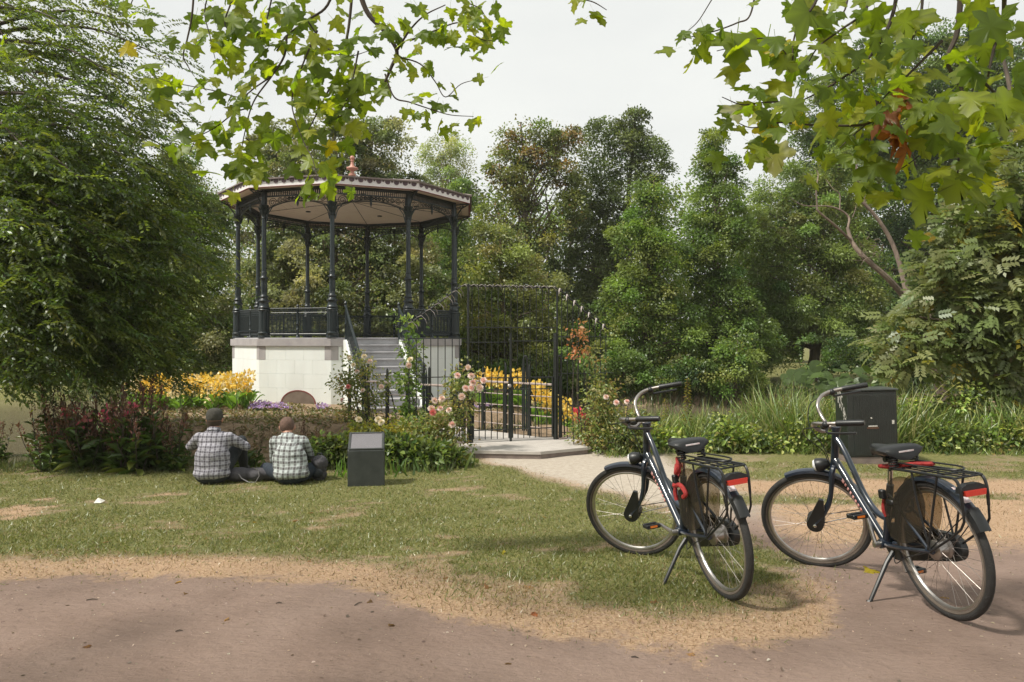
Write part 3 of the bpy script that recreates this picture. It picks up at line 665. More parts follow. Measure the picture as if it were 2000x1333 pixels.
# ================================================================== people
def remesh(name, prims, mat, parent, voxel=.014, smooth=6, wr=0., wsc=9., cut=None):
    """prims: ('c',p0,r0,p1,r1) tapered limb or ('e',centre,(rx,ry,rz),rot) ellipsoid, fused to one continuous skin"""
    b = MB()
    for p in prims:
        if p[0] == 'c':
            a, c = Vector(p[1]), Vector(p[3]); L = (c-a).length; n_ = max(2, int(L/(min(p[2], p[4])*.45))+1)
            for i in range(n_+1): t = i/n_; b.ball(a.lerp(c, t), p[2]+(p[4]-p[2])*t, 12, 8)
        else: b.ball(p[1], p[2], 16, 10, p[3] if len(p) > 3 else None)
    me0 = b.mesh(name, mat, 0); o_ = bpy.data.objects.new(name, me0); COL.objects.link(o_)
    md = o_.modifiers.new('r', 'REMESH'); md.mode = 'VOXEL'; md.voxel_size = voxel
    if smooth: s_ = o_.modifiers.new('s', 'SMOOTH'); s_.iterations = smooth; s_.factor = .5
    dg = bpy.context.evaluated_depsgraph_get(); me1 = bpy.data.meshes.new_from_object(o_.evaluated_get(dg))
    bpy.data.objects.remove(o_); me1.name = name
    if wr:
        for v in me1.vertices:
            q = v.co*wsc; d = mnoise.noise((q.x, q.y, q.z*.8))+.5*mnoise.noise((q.x*2.3, q.y*2.3+7, q.z*2.3)); v.co += v.normal*d*wr
    if cut:
        bm = bmesh.new(); bm.from_mesh(me1); bmesh.ops.delete(bm, geom=[v for v in bm.verts if cut(v.co)], context='VERTS'); bm.to_mesh(me1); bm.free()
    me1.materials.clear(); me1.materials.append(mat); me1.polygons.foreach_set('use_smooth', [True]*len(me1.polygons)); me1.update()
    return obj(name, me1, parent)
def plaid(name, c0, c1, c2, period, wid, soft):
    m, n, l, o = newmat(name); b = n.new('ShaderNodeBsdfPrincipled'); l.new(b.outputs[0], o.inputs[0]); b.inputs['Roughness'].default_value = .9; b.inputs['Specular IOR Level'].default_value = .1
    t = n.new('ShaderNodeTexCoord'); z = n.new('ShaderNodeTexNoise'); z.inputs['Scale'].default_value = 6; l.new(t.outputs['Object'], z.inputs['Vector'])
    dis = n.new('ShaderNodeVectorMath'); dis.operation = 'MULTIPLY_ADD'; l.new(z.outputs['Color'], dis.inputs[0]); dis.inputs[1].default_value = (.035, .035, .035); l.new(t.outputs['Object'], dis.inputs[2])
    s = n.new('ShaderNodeSeparateXYZ'); l.new(dis.outputs[0], s.inputs[0])
    def stripe(out, per, w, soft=soft):
        a = n.new('ShaderNodeMath'); a.operation = 'PINGPONG'; l.new(out, a.inputs[0]); a.inputs[1].default_value = per/2
        r = n.new('ShaderNodeMapRange'); r.inputs['From Min'].default_value = per/2*(1-w)-soft; r.inputs['From Max'].default_value = per/2*(1-w)+soft; l.new(a.outputs[0], r.inputs['Value']); return r.outputs['Result']
    def mul(f, c, prev, amt):
        q = n.new('ShaderNodeMath'); q.operation = 'MULTIPLY'; l.new(f, q.inputs[0]); q.inputs[1].default_value = amt
        x = n.new('ShaderNodeMix'); x.data_type = 'RGBA'; l.new(q.outputs[0], x.inputs['Factor']); l.new(prev, x.inputs['A']); x.inputs['B'].default_value = (*c, 1); return x.outputs['Result']
    base = n.new('ShaderNodeRGB'); base.outputs[0].default_value = (*c0, 1)
    c = mul(stripe(s.outputs['X'], period, wid), c1, base.outputs[0], .62); c = mul(stripe(s.outputs['Z'], period, wid), c1, c, .62)
    c = mul(stripe(s.outputs['X'], period*.5, .2, .0008), c2, c, .35); c = mul(stripe(s.outputs['Z'], period*.5, .2, .0008), c2, c, .35)
    l.new(c, b.inputs['Base Color']); return m
M['skin'] = pm('skin', (.42, .22, .15), (.36, .18, .12), 20, .55)
M['plaid_l'] = plaid('plaid_grey_white', (.37, .36, .40), (.045, .038, .048), (.62, .62, .68), .056, .56, .004)
M['plaid_r'] = plaid('plaid_brown_white', (.42, .46, .45), (.040, .024, .026), (.58, .63, .62), .066, .52, .0025)
M['trouser'] = pm('dark_trouser', (.035, .040, .044), (.022, .026, .03), 14, .9, bump=.3)
M['jeans'] = pm('dark_jeans', (.022, .032, .045), (.014, .020, .03), 20, .9, bump=.3)
M['greycloth'] = pm('grey_cloth', (.085, .08, .088), (.05, .048, .055), 14, .9, bump=.4)
M['cap'] = pm('cap_cloth', (.055, .052, .042), (.038, .036, .03), 22, .95, bump=.3)
M['shoe'] = pm('shoe', (.03, .03, .03), None, 20, .6)
def hand(pr, w, d, side):
    """five separate fingers rooted in a palm at the wrist w, pointing along d"""
    d = Vector(d).normalized(); u, v = perp(d); w = Vector(w); pc = w+d*.045
    pr.append(('c', w, .026, w+d*.075, .036))
    for k in range(4):
        o_ = (k-1.5)*.019; k1 = w+d*.085+u*o_; L = (.036, .042, .040, .031)[k]
        k2 = k1+d*L*.9-v*.010; k3 = k2+d*L*.45-v*.024; pr.append(('c', k1, .0105, k2, .0095)); pr.append(('c', k2, .0095, k3, .0085))
    t1 = w+d*.03+u*side*.03; t2 = t1+d*.03+u*side*.022-v*.01; t3 = t2+d*.03-v*.014; pr.append(('c', t1, .014, t2, .012)); pr.append(('c', t2, .012, t3, .010))
def person(label, loc, rotz, pose):
    t = thing('person', label, 'person', loc, rotz)
    pv, sh, nk, hd = [Vector(pose[k]) for k in ('pelvis', 'chest', 'neck', 'head')]
    body = []; shirt = []; trou = []
    mid = pv.lerp(sh, .5)+Vector((0, pose.get('hunch', -.02), 0))
    body += [('e', pv+Vector((0, 0, .02)), (.165, .12, .11)), ('e', mid, (.15, .10, .14)), ('e', sh-Vector((0, 0, .06)), (.17, .10, .14)), ('c', sh, .07, nk, .055), ('c', nk, .055, hd-Vector((0, 0, .03)), .058)]
    body += [('e', hd, (.084, .100, .112)), ('e', hd+Vector((0, .035, -.05)), (.062, .064, .062)), ('e', hd+Vector((0, .098, -.02)), (.012, .018, .022))]
    for s_ in (-1, 1): body.append(('e', hd+Vector((s_*.090, .005, -.015)), (.014, .022, .034)))
    W_ = pose['sw']
    shirt += [('e', pv+Vector((0, -.005, .05)), (.215, .145, .13)), ('e', mid, (.205, .135, .19)), ('e', pv.lerp(mid, .55), (.213, .142, .16)), ('e', sh-Vector((0, 0, .07)), (.205, .120, .15)), ('c', sh+Vector((-W_*.5, 0, .0)), .075, sh+Vector((W_*.5, 0, 0)), .075), ('c', sh+Vector((0, 0, .02)), .085, nk-Vector((0, 0, .05)), .066)]
    for s_, (el, wr) in zip((-1, 1), pose['arms']):
        s0 = sh+Vector((s_*W_, 0, -.01)); el, wr = Vector(el), Vector(wr)
        body += [('c', s0, .052, el, .040), ('c', el, .040, wr, .028)]; hand(body, wr, (wr-el), -s_)
        shirt += [('c', s0, .072, el, .056), ('c', el, .056, el.lerp(wr, .88), .044)]
    for s_, (kn, an, fo) in zip((-1, 1), pose['legs']):
        h0 = pv+Vector((s_*.09, .02, .0)); kn, an, fo = Vector(kn), Vector(an), Vector(fo)
        body += [('c', h0, .085, kn, .055), ('c', kn, .055, an, .036), ('c', an, .036, fo, .030)]
        trou += [('c', h0, .105, kn, .075), ('c', kn, .075, an+Vector((0, 0, .01)), .056)]
        sho = MB(); 
        remesh('shoe', [('c', an-Vector((0, 0, .015)), .048, an.lerp(fo, .4), .045), ('c', an.lerp(fo, .3)-Vector((0, 0, .012)), .046, fo-Vector((0, 0, .005)), .042)], M['shoe'], t, .012, 3)
    trou += [('e', pv+Vector((0, 0, -.01)), (.205, .145, .11))]
    bo = remesh('body', body, M['skin'], t, .0075, 2)
    remesh('trousers', trou, pose['tm'], t, .014, 5, .006, 11)
    zc = pose['hem']
    remesh('shirt', shirt+[('e', pv+Vector((0, -.015, .02)), (.225, .155, .10))], pose['sm'], t, .012, 4, .009, 10, cut=lambda c: c.z < zc+.018*math.sin(c.x*23))
    col = MB(); col.lathe([(.082, -.045), (.076, -.012), (.068, -.004), (.058, -.012)], 18, Matrix.Rotation(R(-18), 3, 'X'), nk-Vector((0, 0, .012))); col.build('collar', pose['sm'], t)
    return t, hd
d1 = 8.95; X1 = PX(414, d1)
t, hd = person('person with grey cap and grey plaid shirt sitting on the lawn, elbows out', (X1, d1, hz(X1, d1)-.005), R(5), dict(
    pelvis=(0, 0, .115), chest=(.01, .05, .56), neck=(.005, .075, .685), head=(.0, .10, .775), sw=.175, hunch=-.03,
    arms=[((-.315, .19, .43), (-.14, .42, .49)), ((.36, .16, .42), (.16, .42, .46))],
    legs=[((-.22, .42, .47), (-.17, .66, .07), (-.17, .84, .045)), ((.235, .40, .46), (.20, .66, .07), (.20, .84, .045))], tm=M['trouser'], sm=M['plaid_l'], hem=.018))
cp = MB(); cp.lathe([(.096, -.045), (.102, -.02), (.101, .02), (.09, .06), (.062, .088), (.02, .098), (.0, .099)], 20, Matrix.Diagonal((.96, 1.08, 1.02)), hd+Vector((0, .0, .032)))
co_ = cp.build('cap', M['cap'], t); bm2 = MB(); bm2.box(hd+Vector((0, .13, -.005)), (.12, .09, .012), Matrix.Rotation(R(-12), 3, 'X'), .004); bm2.build('peak', M['cap'], co_, 0)
hr_ = MB(); hr_.lathe([(.072, -.080), (.088, -.05), (.092, -.02)], 18, Matrix.Diagonal((.95, 1.0, 1)), hd+Vector((0, -.012, .0))); hr_.build('hair', pm('brown_hair', (.055, .035, .022), None, 60, .8), t)
d2 = 8.95; X2 = PX(566, d2)
t, hd = person('bareheaded person with brown and white plaid shirt sitting hunched beside the stone block', (X2, d2, hz(X2, d2)-.005), R(4), dict(
    pelvis=(.02, 0, .115), chest=(-.045, .16, .50), neck=(-.08, .235, .60), head=(-.095, .285, .665), sw=.17, hunch=-.045,
    arms=[((-.25, .26, .27), (-.23, .42, .12)), ((.17, .36, .30), (.02, .46, .22))],
    legs=[((-.36, .30, .14), (-.05, .50, .07), (.08, .56, .05)), ((.30, .36, .16), (.08, .42, .07), (-.06, .44, .05))], tm=M['jeans'], sm=M['plaid_r'], hem=.065))
hr_ = MB(); hr_.ball(hd+Vector((0, -.012, .018)), (.0905, .104, .104), 18, 12); ho = hr_.build('hair', pm('cropped_hair', (.085, .052, .038), (.17, .10, .075), 30, .9, contrast=.25, bump=.5, bscale=120), t)
# bags on the grass between and beside them
bx = PX(486, 9.1); bag = thing('shoulder_bag', 'dark grey soft bag with a strap lying between the two people', 'bag', (bx, 9.12, hz(bx, 9.1)), R(8))
remesh('bag_body', [('e', (-.13, 0, .085), (.17, .12, .09)), ('e', (.10, .02, .08), (.20, .12, .085)), ('e', (.25, .03, .07), (.10, .10, .07))], M['greycloth'], bag, .014, 4, .012, 8)
ss = MB(); ss.tube([(-.12, -.10, .13), (-.06, -.14, .06), (.02, -.15, .015), (.10, -.15, .012), (.14, -.13, .08), (.12, -.08, .15), (.05, -.04, .17)], .009, 5, True, .4); ss.build('strap', pm('strap_grey', (.22, .21, .21), None, 20, .8), bag)
bx = PX(621, 9.15); bk = thing('backpack', 'round-topped dark grey backpack standing right of the hunched person', 'backpack', (bx, 9.22, hz(bx, 9.2)), R(-6))
remesh('pack_body', [('e', (0, 0, .21), (.105, .11, .10)), ('c', (0, 0, .06), .085, (0, 0, .2), .095), ('e', (0, 0, .07), (.10, .10, .075))], M['greycloth'], bk, .012, 4, .006, 12)
fp = MB(); fp.ball((0, -.085, .10), (.075, .035, .06), 12, 8); fp.build('front_pocket', M['trouser'], bk)
hp = MB(); hp.tube([(-.03, .02, .29), (-.025, .02, .33), (.025, .02, .33), (.03, .02, .29)], .008, 6); hp.build('handle', M['trouser'], bk)
# far walker on the other bank
dw = 62.; X3 = PX(1592, dw); zf = hz(X3, dw)
wk = thing('person', 'tiny far person in a white shirt walking beyond the pond', 'person', (X3, dw, zf), R(20))
remesh('body', [('e', (0, 0, 1.62), (.08, .095, .11)), ('c', (0, 0, 1.5), .055, (0, 0, 1.4), .06), ('e', (0, 0, 1.22), (.17, .11, .24)), ('e', (0, 0, .95), (.16, .11, .12)), ('c', (-.09, 0, .92), .085, (-.09, .1, .5), .06), ('c', (-.09, .1, .5), .055, (-.09, .0, .07), .04), ('c', (.09, 0, .92), .085, (.09, .12, .5), .06), ('c', (.09, .12, .5), .055, (.09, .2, .07), .04), ('c', (-.2, 0, 1.38), .05, (-.24, -.05, 1.1), .04), ('c', (-.24, -.05, 1.1), .04, (-.22, .1, .88), .03), ('c', (.2, 0, 1.38), .05, (.24, .05, 1.1), .04), ('c', (.24, .05, 1.1), .04, (.22, .2, .9), .03), ('c', (-.09, 0, .05), .045, (-.09, .16, .04), .04), ('c', (.09, .2, .05), .045, (.09, .34, .04), .04)], M['skin'], wk, .025, 3)
remesh('shirt', [('e', (0, 0, 1.2), (.20, .14, .28)), ('c', (-.18, 0, 1.38), .075, (-.24, -.05, 1.14), .06), ('c', (.18, 0, 1.38), .075, (.24, .05, 1.14), .06)], pm('white_shirt', (.8, .8, .8), None, 5, .8), wk, .025, 3)
remesh('trousers', [('e', (0, 0, .95), (.18, .13, .13)), ('c', (-.09, 0, .92), .10, (-.09, .1, .5), .075), ('c', (-.09, .1, .5), .075, (-.09, .0, .1), .06), ('c', (.09, 0, .92), .10, (.09, .12, .5), .075), ('c', (.09, .12, .5), .075, (.09, .2, .1), .06)], M['jeans'], wk, .025, 3)
remesh('hair', [('e', (0, -.015, 1.645), (.088, .098, .10))], M['cap'], wk, .02, 2)
# ================================================================== bicycles
M['frame'] = pm('frame_paint', (.016, .024, .040), (.012, .018, .030), 6, .28, spec=.6, coat=.4)
M['blackp'] = pm('black_plastic', (.014, .015, .016), (.009, .010, .011), 20, .42)
M['rubber'] = pm('tyre_rubber', (.030, .029, .028), (.020, .019, .018), 30, .8, bump=.4, bscale=150)
M['gum'] = pm('tyre_sidewall', (.12, .095, .075), (.08, .065, .052), 30, .8)
M['steel'] = pm('chrome_steel', (.72, .70, .68), (.55, .53, .50), 12, .22, metal=1.)
M['bar_steel'] = pm('dull_chrome', (.40, .37, .35), (.28, .25, .23), 14, .32, metal=.9)
M['alu'] = pm('aluminium', (.58, .56, .54), (.42, .40, .38), 16, .38, metal=1.)
M['red_refl'] = pm('red_reflector', (.62, .045, .025), (.45, .03, .02), 40, .3)
M['orange_refl'] = pm('orange_reflector', (.75, .20, .03), None, 40, .35)
M['lock_red'] = pm('red_chain_sleeve', (.40, .026, .022), (.18, .012, .012), 45, .7, bump=.4)
M['decal_pink'] = pm('decal_pink', (.70, .42, .40), (.60, .20, .18), 60, .5, contrast=.15)
M['decal_white'] = pm('decal_white', (.72, .70, .72), (.50, .35, .35), 40, .5)
m, n, l, o = newmat('coat_guard_vinyl')
b = n.new('ShaderNodeBsdfPrincipled'); b.inputs['Base Color'].default_value = (.062, .056, .048, 1); b.inputs['Roughness'].default_value = .45
tr_ = n.new('ShaderNodeBsdfTransparent'); tr_.inputs['Color'].default_value = (.75, .70, .62, 1); mxs = n.new('ShaderNodeMixShader'); mxs.inputs[0].default_value = .26
l.new(tr_.outputs[0], mxs.inputs[1]); l.new(b.outputs[0], mxs.inputs[2]); l.new(mxs.outputs[0], o.inputs[0]); M['vinyl'] = m
m, n, l, o = newmat('lamp_glass')
b = n.new('ShaderNodeBsdfPrincipled'); b.inputs['Base Color'].default_value = (.8, .8, .8, 1); b.inputs['Roughness'].default_value = .08; b.inputs['Metallic'].default_value = .3; l.new(b.outputs[0], o.inputs[0]); M['lampglass'] = m

def torus(b, c, Rr, r, n=56, m_=10, T=None, sx=1., a0=0, a1=2*math.pi):
    c = Vector(c); vs = []; full = a1-a0 > 6.28; N = n if full else n+1
    for i in range(N):
        a = a0+(a1-a0)*i/n
        for k in range(m_):
            q = 2*math.pi*k/m_; rr = Rr+r*math.cos(q); v = Vector((rr*math.cos(a), r*math.sin(q)*sx, rr*math.sin(a)))+c
            vs.append(T @ v if T else v)
    fs = [(i*m_+k, i*m_+(k+1) % m_, ((i+1) % N)*m_+(k+1) % m_, ((i+1) % N)*m_+k) for i in range(n if full else n) for k in range(m_)]
    b.add(vs, fs)
def arcstrip(b, c, Rr, w, drop, a0, a1, n=30, T=None, th=.004):
    """curved mudguard: U-section swept round an arc"""
    c = Vector(c); vs = []; prof = [(-w, -drop), (-w*.8, -drop*.25), (-w*.35, 0), (w*.35, 0), (w*.8, -drop*.25), (w, -drop)]
    prof = prof+[(p[0]*.93, p[1]-th) for p in reversed(prof)]; k = len(prof)
    for i in range(n+1):
        a = a0+(a1-a0)*i/n
        for (y, dr) in prof: v = Vector(((Rr+dr)*math.cos(a), y, (Rr+dr)*math.sin(a)))+c; vs.append(T @ v if T else v)
    fs = [(i*k+j, i*k+(j+1) % k, (i+1)*k+(j+1) % k, (i+1)*k+j) for i in range(n) for j in range(k)]
    fs += [tuple(range(k-1, -1, -1)), tuple(n*k+j for j in range(k))]
    b.add(vs, fs)
def bend(pts, k=4):
    """round a polyline with a Catmull-Rom curve"""
    P = [Vector(p) for p in pts]; P = [P[0]*2-P[1]]+P+[P[-1]*2-P[-2]]; out = []
    for i in range(1, len(P)-2):
        for j in range(k):
            t = j/k; a, b_, c, d = P[i-1], P[i], P[i+1], P[i+2]
            out.append(.5*((2*b_)+(c-a)*t+(2*a-5*b_+4*c-d)*t*t+(3*b_-a-3*c+d)*t**3))
    out.append(P[-2]); return out
def wheel(name, bike, hub, Ro, T, big_hub):
    w = MB(); tw = .020
    torus(w, hub, Ro-tw, tw, 64, 10, T); o_ = w.build(name, None, bike); o_.data.materials.append(M['rubber'])
    w = MB(); torus(w, hub, Ro-tw*1.75, tw*.72, 64, 8, T, 1.18); w.build('sidewall', M['gum'], o_)
    w = MB(); torus(w, hub, Ro-tw*2.6, .0125, 64, 8, T, .95); w.build('rim', M['alu'], o_)
    w = MB(); hub = Vector(hub)
    for i in range(36):
        a = 2*math.pi*i/36; s_ = 1 if i % 2 else -1; a2 = a+(.55 if (i//2) % 2 else -.55); rh = .045 if big_hub else .03
        p = hub+Vector((rh*math.cos(a2), s_*.032, rh*math.sin(a2))); q_ = hub+Vector(((Ro-.055)*math.cos(a), 0, (Ro-.055)*math.sin(a)))
        w.tube([T @ p if T else p, T @ q_ if T else q_], .0010, 4, False)
    tag(w.build('spoke_set', M['bar_steel'], o_, 0), None, None, None, 'stuff')
    w = MB(); RX = Matrix.Rotation(R(90), 3, 'X'); rh = .045 if big_hub else .03
    prof = [(.008, -.06), (.012, -.048), (rh*.8, -.045), (rh*1.1, -.038), (rh*1.1, -.028), (rh*.8, -.02), (rh*.8, .02), (rh*1.1, .028), (rh*1.1, .038), (rh*.8, .045), (.012, .048), (.008, .06)]
    w.lathe(prof, 18, (T.to_3x3() @ RX) if T else RX, (T @ hub) if T else hub); w.build('hub', M['bar_steel'], o_)
    return o_
def bicycle(label, contact, heading, lean, steer, crank, lock):
    """local frame: x forward, y left, z up, rear tyre contact at the origin"""
    bike = bpy.data.objects.new('bicycle', None); link(bike); tag(bike, label, 'bicycle', 'dark blue bicycles parked on the path edge')
    Ro, Rf = .345, .338; RH = Vector((0, 0, Ro)); FH = Vector((1.10, 0, Rf)); BB = Vector((.46, 0, .285)); ST = Vector((.345, 0, .60))
    HTp, HB = Vector((.800, 0, .905)), Vector((.872, 0, .70)); ax = (HTp-HB).normalized()
    T = Matrix.Translation(HB) @ Matrix.Rotation(R(steer), 4, ax) @ Matrix.Translation(-HB)
    f = MB()
    f.tube([HB+ax*-.02, HTp+ax*.02], .024, 12); f.tube([HB-ax*.03, HB-ax*.015], .03, 12); f.tube([HTp+ax*.005, HTp+ax*.03], .029, 12)
    f.tube([HB+ax*.03, BB], .021, 12)
    f.tube(bend([HTp-ax*.04, HTp.lerp(BB, .25)+Vector((.012, 0, .012)), (.60, 0, .545), (.50, 0, .452), (.40, 0, .425)], 6), .017, 12)
    f.tube([BB, ST+Vector((-.01, 0, .03))], .019, 12); f.tube([BB-Vector((0, .038, 0)), BB+Vector((0, .038, 0))], .026, 14)
    for s_ in (-1, 1):
        f.tube([BB+Vector((-.03, s_*.025, 0)), Vector((.30, s_*.045, .30)), RH+Vector((.01, s_*.062, -.005))], .010, 8)
        f.tube([ST+Vector((-.01, s_*.02, -.02)), RH+Vector((.01, s_*.062, .01))], .008, 8)
        f.tube([RH+Vector((.02, s_*.06, .0)), RH+Vector((-.02, s_*.06, .0))], .016, 8)
    f.build('frame', M['frame'], bike)
    dc = MB(); dv = (BB-HB).normalized(); nr = Vector((0, 1, 0)); upv = dv.cross(nr)
    p0 = HB.lerp(BB, .22)
    for i, (L, h) in enumerate([(.030, .022)]+[(.020, .017)]*6+[(.022, .019)]):     # worn pale lettering marks on the lower tube
        c = p0+dv*(.030*i+.012); dc.box(c+nr*.0195, (L*.8, .005, h), Matrix((dv, nr, upv)).transposed(), .002)
    dc.build('tube_lettering', M['decal_pink'], bike, 0)
    # seat post, saddle
    sp = MB(); sp.tube([ST, Vector((.30, 0, .765))], .0135, 10); sp.build('seat_post', M['steel'], bike)
    sd_ = MB(); prof = [(-.135, .075, .0), (-.12, .108, .012), (-.07, .118, .02), (-.01, .098, .014), (.05, .058, .008), (.11, .034, .010), (.15, .026, .008), (.165, .014, -.004)]
    vs = []; m_ = 14
    for (x, w_, z) in prof:
        for k in range(m_):
            a = 2*math.pi*k/m_; s1 = math.sin(a); vs.append(Vector((.285+x, w_*math.cos(a), .820+z+(.022*s1 if s1 > 0 else .040*s1))))
    fs = [(i*m_+k, i*m_+(k+1) % m_, (i+1)*m_+(k+1) % m_, (i+1)*m_+k) for i in range(len(prof)-1) for k in range(m_)]+[tuple(range(m_-1, -1, -1)), tuple((len(prof)-1)*m_+k for k in range(m_))]
    sd_.add(vs, fs); sdo = sd_.build('saddle', M['blackp'], bike, 50)
    sb = MB()
    for s_ in (-1, 1):
        sb.tube([(.30+.0, s_*.022, .775), (.22, s_*.045, .785), (.17, s_*.06, .80)], .006, 6); sb.tube([(.30, s_*.02, .775), (.40, s_*.015, .80)], .005, 6)
        co = [(.185+.022*math.cos(t), s_*.06+.022*math.sin(t), .745+.055*t/25) for t in np.linspace(0, 25, 50)]; sb.tube(co, .0045, 5)
    sb.tube([(.30, -.035, .775), (.30, .035, .775)], .016, 8); sb.build('saddle_spring', M['blackp'], sdo)
    sl_ = MB(); sl_.box((.1495, 0, .828), (.004, .085, .009), None, .001); sl_.build('saddle_mark', M['decal_white'], sdo, 0)
    # wheels and mudguards
    wheel('rear_wheel', bike, RH, Ro, None, True); wheel('front_wheel', bike, FH, Rf, T, True)
    mg = MB(); arcstrip(mg, RH, Ro+.024, .029, .022, R(15), R(148), 34); mgo = mg.build('rear_mudguard', M['frame'], bike)
    e = MB(); arcstrip(e, RH, Ro+.030, .036, .03, R(138), R(156), 8); e.build('mud_flap', M['blackp'], mgo)
    e = MB(); arcstrip(e, RH, Ro+.0255, .018, .001, R(127), R(133), 5); e.build('sticker', M['decal_white'], mgo)
    e = MB(); arcstrip(e, RH, Ro+.0255, .010, .001, R(116), R(119), 4); e.build('emblem', M['decal_white'], mgo)
    mg = MB(); arcstrip(mg, FH, Rf+.022, .028, .02, R(76), R(186), 34, T); mg.build('front_mudguard', M['frame'], bike)
    for s_ in (-1, 1):
        st = MB(); st.tube([RH+Vector((0, s_*.07, 0)), RH+Vector(((Ro+.02)*math.cos(R(140)), s_*.03, (Ro+.02)*math.sin(R(140))))], .003, 5); st.build('mudguard_stay', M['blackp'], bike)
        st = MB(); st.tube([T @ (FH+Vector((0, s_*.06, 0))), T @ (FH+Vector(((Rf+.02)*math.cos(R(178)), s_*.028, (Rf+.02)*math.sin(R(178)))))], .003, 5); st.build('mudguard_stay', M['blackp'], bike)
    # fork, with drum brake shroud at the front hub
    fk = MB(); cr = HB-ax*.05
    for s_ in (-1, 1):
        fk.tube(bend([T @ (HB-ax*.02+Vector((0, s_*.012, 0))), T @ (cr+Vector((.01, s_*.045, -.0))), T @ Vector((.955, s_*.052, .50)), T @ Vector((1.02, s_*.055, .40)), T @ (FH+Vector((0, s_*.058, 0)))], 4), [.018]*6+[.015]*5+[.011]*6, 8)
    fk.build('fork', M['frame'], bike)
    dm = MB(); RX = Matrix.Rotation(R(90), 3, 'X')
    dm.lathe([(.02, -.045), (.048, -.04), (.055, -.03), (.055, .03), (.045, .04), (.02, .05)], 20, T.to_3x3() @ RX, T @ FH)
    dm.prism([(.05*math.cos(a), .05*math.sin(a)) for a in np.linspace(-2.6, .9, 10)]+[(-.02, .10), (-.075, .165), (-.10, .155), (-.075, .05)], T @ (FH+Vector((0, .066, 0))), T.to_3x3() @ Vector((1, 0, 0)), T.to_3x3() @ Vector((0, 0, 1)), .022)
    dm.build('drum_brake', M['blackp'], bike); nut = MB(); nut.lathe([(.012, 0), (.012, .03), (.006, .035)], 8, T.to_3x3() @ Matrix.Rotation(R(-90), 3, 'X'), T @ (FH+Vector((0, .05, 0)))); nut.build('axle_nut', M['steel'], bike)
    # handlebar
    stm = MB(); q = HTp+ax*.02
    stm.tube([T @ (HTp+ax*.01), T @ q], .0125, 10); stm.tube(bend([T @ q, T @ (q+ax*.012+Vector((.01, 0, 0))), T @ (q+Vector((.045, 0, .012)))], 4), .013, 10); stm.build('stem', M['bar_steel'], bike)
    C = q+Vector((.045, 0, .012)); hb = MB()
    pts = lambda s_: [C, C+Vector((.012, s_*.06, .002)), C+Vector((.035, s_*.115, .04)), C+Vector((.045, s_*.165, .095)), C+Vector((.015, s_*.235, .125)), C+Vector((-.06, s_*.282, .127)), C+Vector((-.24, s_*.315, .105))]
    for s_ in (-1, 1): hb.tube([T @ p for p in bend(pts(s_), 5)], .0115, 10)
    hbo = hb.build('handlebar', M['bar_steel'], bike)
    for s_ in (-1, 1):
        a, z_ = C+Vector((-.105, s_*.291, .1225)), C+Vector((-.255, s_*.318, .103))
        g = MB(); g.tube([T @ a, T @ a.lerp(z_, .1), T @ a.lerp(z_, .9), T @ z_], [.017, .0185, .0175, .015], 10); g.build('grip', M['blackp'], hbo)
        lv = MB(); lv.tube([T @ p for p in bend([C+Vector((-.055, s_*.282, .112)), C+Vector((-.045, s_*.305, .085)), C+Vector((-.10, s_*.325, .075)), C+Vector((-.20, s_*.345, .062))], 4)], .0075, 6)
        lv.ball(T @ (C+Vector((-.045, s_*.278, .122))), .022, 8, 6); lv.build('brake_lever', M['blackp'], hbo)
        cb = MB(); cb.tube([T @ p for p in bend([C+Vector((-.03, s_*.275, .11)), C+Vector((.09, s_*.22, .10)), C+Vector((.12, s_*.10, .0)), C+Vector((.07, s_*.03, -.13)), HB+Vector((.03, s_*.02, .0))], 6)], .003, 5); cb.build('brake_cable', M['blackp'], hbo)
    bl = MB(); bl.ball(T @ (C+Vector((-.005, .105, .050))), (.028, .028, .022), 12, 8); bl.build('bell', M['blackp'], hbo)
    # lamp
    lp = MB(); lc = HB+Vector((.082, 0, .005)); Ry = T.to_3x3() @ Matrix.Rotation(R(90), 3, 'Y')
    lp.lathe([(.012, -.055), (.030, -.04), (.040, -.005), (.043, .02), (.040, .028)], 16, Ry, T @ lc); lp.tube([T @ (HB+Vector((.01, 0, -.05))), T @ (lc+Vector((-.03, 0, -.035)))], .008, 6); lpo = lp.build('headlamp', M['blackp'], bike)
    lg = MB(); lg.lathe([(.039, .028), (.034, .040), (.018, .048), (.003, .050)], 16, Ry, T @ lc); lg.build('lamp_glass', M['lampglass'], lpo)
    rf = MB(); rf.box(T @ (HB+Vector((.062, .0, -.13))), (.012, .05, .022), T.to_3x3(), .002); rf.build('fork_bracket', M['blackp'], bike, 0)
    # rack, tail lamp
    rk = MB(); zr = .742
    for s_ in (-1, 1):
        rk.tube(bend([(.235, s_*.055, zr-.015), (.15, s_*.072, zr), (-.20, s_*.072, zr), (-.275, s_*.070, zr-.004), (-.30, s_*.068, zr-.05), (-.295, s_*.066, .60)], 4), .0075, 8)
        rk.tube(bend([(-.295, s_*.066, .60), (-.26, s_*.066, .50), (-.02, s_*.072, Ro)], 3), .006, 6)
        rk.tube([(-.02, s_*.072, Ro), (.02, s_*.074, .60), (.03, s_*.072, zr)], .006, 6); rk.tube([(-.005, s_*.072, Ro+.01), (-.16, s_*.072, zr)], .006, 6)
    for x_ in (.15, -.02, -.15, -.28): rk.tube([(x_, -.072, zr), (x_, .072, zr)], .005, 6)
    for y_ in (-.035, 0, .035): rk.tube([(.15, y_, zr+.004), (-.28, y_, zr+.004)], .004, 6)
    rk.tube(bend([(.16, -.05, zr+.03), (-.16, -.05, zr+.03), (-.24, 0, zr+.028), (-.16, .05, zr+.03), (.16, .05, zr+.03)], 4), .0045, 6)
    rk.build('luggage_rack', M['blackp'], bike)
